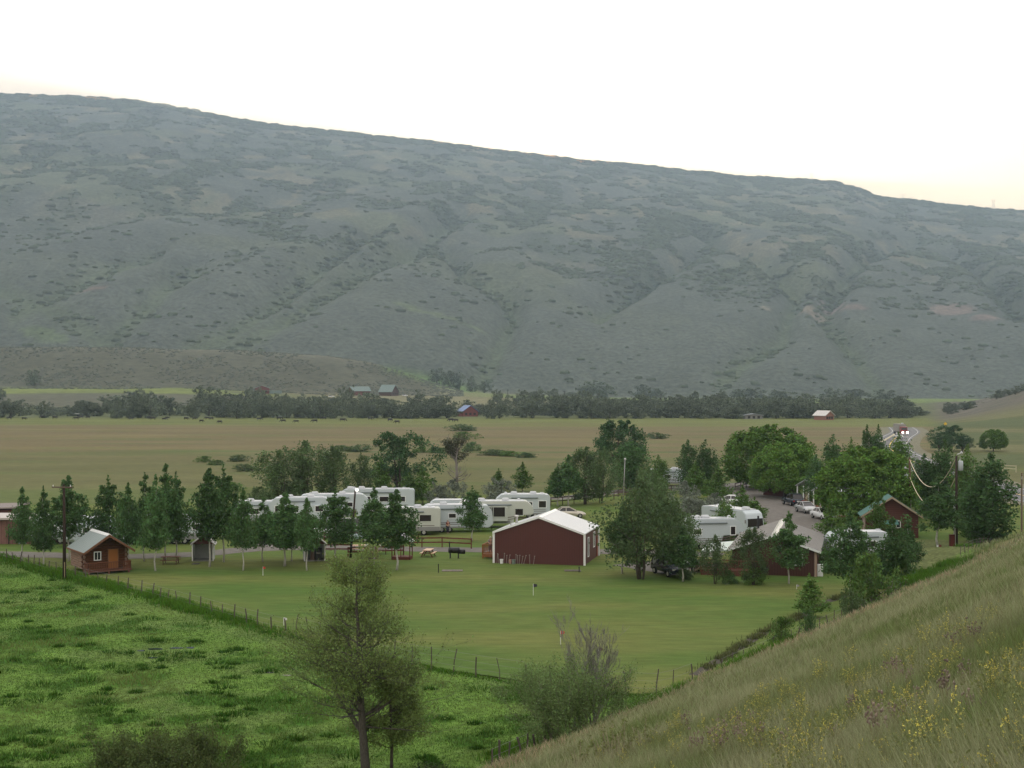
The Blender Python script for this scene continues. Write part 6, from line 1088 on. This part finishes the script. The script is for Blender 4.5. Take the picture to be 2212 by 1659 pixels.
person(p3, R(30), 1.7, mat('black_jacket', (.02, .025, .04)), mat('black_trousers', (.02, .02, .025)), M_hgrey, 'person in dark clothes next to the barn wall on the deck', armup=1)
def chair():
    p = bp(barn, -.75, 4.3, .49); t = empty('deck_chair', p, R(-100)); tag(t, 'white rounded plastic chair on the barn deck', 'chair'); mb = MB(); n = 10
    for k in range(n): a0, a1 = math.pi * k / n, math.pi * (k + 1) / n; mb.prism([(.26 * math.cos(a0), .75 + .38 * math.sin(a0)), (.26 * math.cos(a1), .75 + .38 * math.sin(a1)), (.2 * math.cos(a1), .72 + .3 * math.sin(a1)), (.2 * math.cos(a0), .72 + .3 * math.sin(a0))], 'y', .2, .25)
    [mb.box((x, .225, .72), (.04, .04, .6)) for x in (-.14, 0, .14)]; mb.build('backrest', M_trim, t); MB().box((0, 0, .44), (.5, .48, .05)).build('seat', M_trim, t); [MB().box((sx * .21, sy * .2, .21), (.04, .04, .42)).build('leg', M_trim, t) for sx in (-1, 1) for sy in (-1, 1)]
chair()
def walker(u, v, shirt, label): p = flat(u, v); person((p[0], p[1], 0), R(40), 1.7, shirt, mat('trousers_' + str(u), (.05, .05, .07)), M_hgrey, label)
walker(967, 1153, mat('maroon_shirt', (.11, .02, .025)), 'person in a maroon shirt bending beside the white trailer wheels')
# ------------------------------------------------------------------ cattle
M_cow = mat('black_hide', (.03, .027, .026), .8)
def cow_mesh():
    mb = MB(); mb.tube([(-1.05, 0, 1.08), (-.9, 0, 1.1), (-.3, 0, 1.02), (.4, 0, 1.0), (.8, 0, 1.08), (1.15, 0, 1.15)], [.16, .34, .40, .40, .34, .2], 10); mb.tube([(1.0, 0, 1.2), (1.3, 0, 1.0), (1.5, 0, .62)], [.2, .16, .13], 8); mb.tube([(1.45, 0, .68), (1.62, 0, .42), (1.7, 0, .28)], [.15, .12, .08], 8)
    for x, s_ in ((-.8, 1), (-.8, -1), (.72, 1), (.72, -1)): k = -.08 if x < 0 else .05; mb.tube([(x, s_ * .2, .95), (x - k, s_ * .22, .6), (x + k, s_ * .22, .3), (x, s_ * .22, 0)], [.17, .09, .065, .07], 7)
    mb.tube([(-1.1, 0, 1.15), (-1.22, 0, .8), (-1.2, 0, .45)], [.05, .03, .05], 5); [mb.tube([(1.42, s_ * .1, .8), (1.38, s_ * .27, .84)], [.05, .02], 5) for s_ in (-1, 1)]
    me = mb.mesh('cow', M_cow); [setattr(p, 'use_smooth', True) for p in me.polygons]; return me
cm = cow_mesh(); rng = random.Random(6)
for k, (u, v) in enumerate([(52, 896), (93, 902), (118, 902), (165, 898), (175, 904), (190, 899), (283, 902), (322, 904), (330, 905), (355, 909), (362, 901), (402, 905), (420, 907), (435, 911), (448, 900), (457, 907), (475, 913), (603, 902), (612, 910), (680, 914), (800, 907), (842, 910), (858, 915), (974, 911), (985, 911), (560, 908), (20, 902), (640, 911), (700, 903), (740, 909)]):
    p = flat(u, max(v, 905) + rng.uniform(-1, 3)); o = link('cow', cm, None, (p[0], p[1], H(*p) - .02)); o.rotation_euler = (0, 0, rng.choice([0, math.pi]) + rng.uniform(-.6, .6)); s_ = rng.uniform(.85, 1.15); o.scale = (s_ * 1.1, s_, s_); tag(o, 'black cow grazing at the far edge of the hay field, %s' % ('left of the farmhouse' if u < 200 else 'below the pale field tree' if u < 400 else 'below the farmhouse' if u < 620 else 'between farmhouse and huge cottonwood' if u < 820 else 'above the huge cottonwood'), 'cow', 'black cattle scattered over the far field')
# ------------------------------------------------------------------ distant houses
def far_house(u, D, W_, D_, ev, ap, rz, wallm, roofm, label, name='farmhouse', ext=None, lift=0):
    x = (u - 1106) / FPX * D; t = empty(name, (x, D, H(x, D) - .1 + lift), R(rz)); tag(t, label, 'house'); gable('h', W_, D_, ev, ap, wallm, roofm, .7, t, th=.25)
    for k in range(3): MB().box((W_ * (.22 + .28 * k), -.05, ev * .5), (1.3, .1, 1.3)).build('window', M_win, t)
    if ext: ext(t)
    return t
M_fr = mat('faded_red_wall', (.16, .045, .04), .8); M_gr = mat('grey_green_metal', (.17, .22, .21), .8, .2)
far_house(752, 1205, 9, 17, 4, 7.5, -58, M_fr, M_gr, 'faded red barn with grey-green roof, left of the dark log house', 'far_barn', lambda t: MB().box((4.5, -.1, 1.7), (3, .12, 3.4)).build('door', M_dark, t))
far_house(846, 1190, 11, 13, 4, 9.5, 62, mat('dark_log_wall', (.07, .04, .035)), M_gr, 'dark log house with green roof and a dormer beyond the river', 'far_log_house', lambda t: MB().box((11.3, 6.5, 6.3), (3.4, 4.5, 2.2)).build('dormer', M_gr, t))
far_house(550, 1150, 12, 9, 4.5, 6.5, 8, M_fr, M_gr, 'two-level farmhouse with pale green roofs beyond the river woods', 'farmhouse', lambda t: (MB().box((-4, 3, 1.3), (8, 8, 2.6)).build('wing', M_gr, t), MB().box((17, 3, 1.4), (10, 8, 2.6)).build('garage_wing', M_gr, t), MB().box((6, -1.5, 2.7), (12, 3, .3)).build('porch_roof', M_gr, t)))
far_house(1000, 768, 9, 8, 3, 6, 25, M_fr, mat('blue_roof', (.07, .13, .30), .4, .4), 'small house with a bright blue roof among the river trees', 'blue_roofed_house', lift=0)
far_house(1783, 690, 6, 7.5, 2.6, 4.6, 35, mat('tan_red_wall', (.25, .12, .09)), mat('bright_roof', (.5, .48, .46), .5, .4), 'small red barn with a bright roof at the woods beside the highway', 'small_red_barn')
far_house(1610, 715, 9, 5, 1.9, 2.6, 5, mat('grey_wall', (.2, .2, .2)), mat('greyblue_roof', (.25, .27, .3)), 'low grey shed at the edge of the river woods', 'low_shed')
def far_trailer():
    D = 780; x = (192 - 1106) / FPX * D; t = empty('stock_trailer', (x, D, H(x, D))); tag(t, 'white truck and trailer parked at the far field edge, left', 'trailer'); MB().box((-4, 0, 1.4), (8, 2.3, .5)).build('flatbed', M_trim, t); MB().prism([(2, .6), (5.6, .6), (5.6, 1.6), (4.6, 1.7), (4.1, 2.7), (2, 2.7)], 'y', -1, 1).build('cab', M_trim, t, .05); MB().box((3.2, -1.02, 2.1), (1.4, .04, .7)).build('window', M_win, t); [MB().tube([(wx, -.95, .45), (wx, .95, .45)], .45, 12).build('wheel', M_rub, t) for wx in (-6, 2.8, 4.9)]
far_trailer()
for (u, D, lb) in [(875, 1185, 'small white vehicle parked beside the dark log house'), (716, 1120, 'small white car on the field right of the farmhouse')]: car(u, 0, 0, 'suv', M_wht, lb, D=D)
# the garden ditch at the right edge of the lawn
def ditch():
    P = [flat(*p) for p in [(1500, 1460), (1545, 1432), (1600, 1398), (1650, 1368), (1700, 1345), (1740, 1327), (1790, 1300), (1840, 1285)]]; o = ribbon('garden_ditch', P, .7, mat('dark_soil', (.06, .05, .035), noise=.4, nscale=3), .02, wob=.5); tag(o, kind='structure'); r_ = np.random.RandomState(3); ax, ay, _ = along(P, 5000, r_); ax = ax + r_.randn(5000) * .3; ay = ay + r_.randn(5000) * .3
    q = fbm(ax, ay, 5, 3) > .45; ax, ay = ax[q], ay[q]; o = link('ditch_grass', blades('ditch_grass', ax, ay, 0 * ax, .12 + .25 * r_.rand(len(ax)), .05 + 0 * ax, grass_mat('ditch_grass', (.04, .06, .02), (.13, .14, .06)), .5, 9)); tag(o, 'ragged dark grass along the small ditch at the lawn edge', 'grass', kind='stuff')
ditch()
# ------------------------------------------------------------------ flowering plants on the hillside
M_stem = mat('weed_stems', (.16, .19, .065), .8, transl=.2); M_yel2 = mat('yellow_flowers', (.68, .61, .14), .7, transl=.3, island=.25); M_this = mat('brown_seed_heads', (.19, .15, .12), .9, island=.35); M_fluff = mat('pale_fluff', (.28, .25, .2), .9)
def clover(seed):
    rng = random.Random(seed); st = MB(); P = []
    for k in range(9):
        a = rng.uniform(0, 6.28); b = Vector((math.cos(a) * rng.uniform(.05, .3), math.sin(a) * rng.uniform(.05, .3), rng.uniform(.5, .95))); st.tube([(0, 0, 0), b * .55 + Vector((0, 0, .03)), b], [.005, .004, .0025], 3, False)
        for j in range(4):
            f = rng.uniform(.45, 1); c = b * f; d = Vector((rng.uniform(-.1, .1), rng.uniform(-.1, .1), rng.uniform(.07, .17))); st.tube([c, c + d], [.003, .002], 3, False)
            for q in range(9): P.append(c + d * (.25 + .75 * rng.random()))
    lv = []
    for k in range(160): a = rng.uniform(0, 6.28); z = rng.uniform(.05, .7); lv.append(Vector((math.cos(a) * z * .35, math.sin(a) * z * .35, z)))
    return st.mesh('stem', M_stem), P, lv
def weed(kind, seed, x, y, label, group, s_=1.0, store={}):
    key = (kind, seed)
    if key not in store:
        if kind == 'clover':
            sm, P, lv = clover(seed); h = bpy.data.objects.new('tmp', None); fo = leaves_at('flowers', M_yel2, P, len(P), .0125, .007, seed, None); lo = leaves_at('leaves', M_stem, lv, 420, .03, .05, seed, None); store[key] = [('stem', sm), ('flowers', fo.data), ('leaves', lo.data)]; bpy.data.objects.remove(fo); bpy.data.objects.remove(lo); bpy.data.objects.remove(h)
        else:
            rng = random.Random(seed); st = MB(); hd = MB(); fl2 = MB()
            for k in range(11):
                a = rng.uniform(0, 6.28); b = Vector((math.cos(a) * rng.uniform(.02, .22), math.sin(a) * rng.uniform(.02, .22), rng.uniform(.55, .85))); st.tube([(0, 0, 0), b * .6, b], [.006, .005, .003], 3, False)
                for j in range(4): c = b * rng.uniform(.75, 1) + Vector((rng.uniform(-.05, .05), rng.uniform(-.05, .05), rng.uniform(0, .08))); hd.ball(c, rng.uniform(.012, .02), 6, 4, (1, 1, 1.3)); fl2.ball(c + Vector((0, 0, .018)), rng.uniform(.008, .015), 5, 3) if rng.random() < .4 else None
            store[key] = [('stem', st.mesh('stem', mat('thistle_stems', (.2, .18, .1)))), ('seed_heads', hd.mesh('seed_heads', M_this)), ('fluff', fl2.mesh('fluff', M_fluff))]
    t = empty('flowering_weed' if kind == 'clover' else 'seeding_thistle', (x, y, H(x, y)), random.uniform(0, 6.28), (s_,) * 3); tag(t, label, 'wildflower' if kind == 'clover' else 'thistle', group); [link(n, me, t) for n, me in store[key]]
def slope_at(u, v): return at(u, v, 4.0)
rw = random.Random(15); spots = [(2120, 1368), (2090, 1420), (1965, 1485), (2060, 1480), (1780, 1490), (1830, 1515), (1860, 1510), (1740, 1525), (1700, 1540), (1910, 1500), (2020, 1510), (2150, 1510), (2190, 1500), (1640, 1560), (1590, 1590)]
for k in range(130):
    D = math.exp(rw.uniform(math.log(8.5), math.log(34))); a = rw.uniform(.06, .42); x, y = a * D, D
    if toe(x, y) > 2: spots.append((1106 + FPX * a, 830 + (CAMZ - H(x, y)) / D * FPX))
for k, (u, v) in enumerate(spots):
    p = slope_at(u, v)
    if toe(p.x, p.y) > .5: weed('clover', 50 + k % 5, p.x, p.y, 'tall weed with small yellow flower spikes, %s on the hillside' % ('at the very front' if p.y < 13 else 'in the near band' if p.y < 20 else 'in the middle band' if p.y < 35 else 'far up the slope'), 'yellow-flowering weeds scattered over the near hillside', rw.uniform(.55, .85))
for k, (u, v) in enumerate([(1560, 1600), (1590, 1610), (1620, 1600), (1600, 1640), (1550, 1650), (1640, 1650), (1500, 1655), (1840, 1575), (1900, 1590), (1980, 1575), (2050, 1560), (1940, 1610), (2080, 1500), (1800, 1640), (1900, 1650), (2100, 1600), (1960, 1500), (1700, 1660), (1350, 1648), (1930, 1490), (1480, 1590), (2060, 1420), (2100, 1410)]):
    p = slope_at(u, v + 12)
    if toe(p.x, p.y) > .5: weed('thistle', 70 + k % 4, p.x, p.y, 'brown dried thistle with fluffy seed heads, %s on the hillside' % ('left side' if u < 1750 else 'centre' if u < 1960 else 'right side'), 'dried thistles scattered over the near hillside', rw.uniform(.6, .85))
for k, (u, v, h) in enumerate([(1300, 1655, .9), (1320, 1650, 1.1), (1345, 1655, 1.0), (1250, 1665, .8), (1390, 1640, .9)]):
    p = at(u, v + 10, 20); t = empty('mullein_stalk', (p.x, p.y, H(p.x, p.y))); mb = MB(); [mb.tube([(0, 0, 0), (dx * .5, 0, h * .5), (dx, 0, h * s_)], [.02, .025, .012], 5) for dx, s_ in ((-.25, .9), (.05, 1.1), (.3, .95), (.15, .7), (-.12, .8))]; mb.build('stalk', mat('stalk_' + str(k), (.3, .29, .17), noise=.4, nscale=20), t); leaves_at('seed_pods', M_stem, [Vector((dx * f, 0, h * s_ * f)) for dx, s_ in ((-.25, .9), (.05, 1.1), (.3, .95), (.15, .7)) for f in (.5, .6, .7, .8, .9, 1)], 220, .045, .03, k, t); tag(t, 'pale dry branching seed stalk in front of the foreground willow bush', 'weed', 'dry stalks at the foot of the foreground bush')
# ------------------------------------------------------------------ haze
def haze():
    m = bpy.data.materials.new('haze'); m.use_nodes = True; N = m.node_tree.nodes; N.clear()
    o = N.new('ShaderNodeOutputMaterial'); v = N.new('ShaderNodeVolumePrincipled'); v.inputs['Color'].default_value = (.54, .70, .90, 1); v.inputs['Density'].default_value = HAZE_D; v.inputs['Anisotropy'].default_value = .72
    m.node_tree.links.new(v.outputs[0], o.inputs['Volume'])
    x0, x1, y0, y1, z0, z1 = -4300, 4300, -90, 5300, float(GZ.min()) - 1, max(float(GZ.max()) + 60, 60)
    me = bpy.data.meshes.new('haze'); me.from_pydata([(x, y, z) for x in (x0, x1) for y in (y0, y1) for z in (z0, z1)], [], [(0, 1, 3, 2), (4, 6, 7, 5), (0, 4, 5, 1), (2, 3, 7, 6), (0, 2, 6, 4), (1, 5, 7, 3)])
    me.materials.append(m); tag(link('haze', me), 'thin pale evening haze filling the valley', 'haze', kind='stuff')
HAZE_D = 1.45e-4
haze()
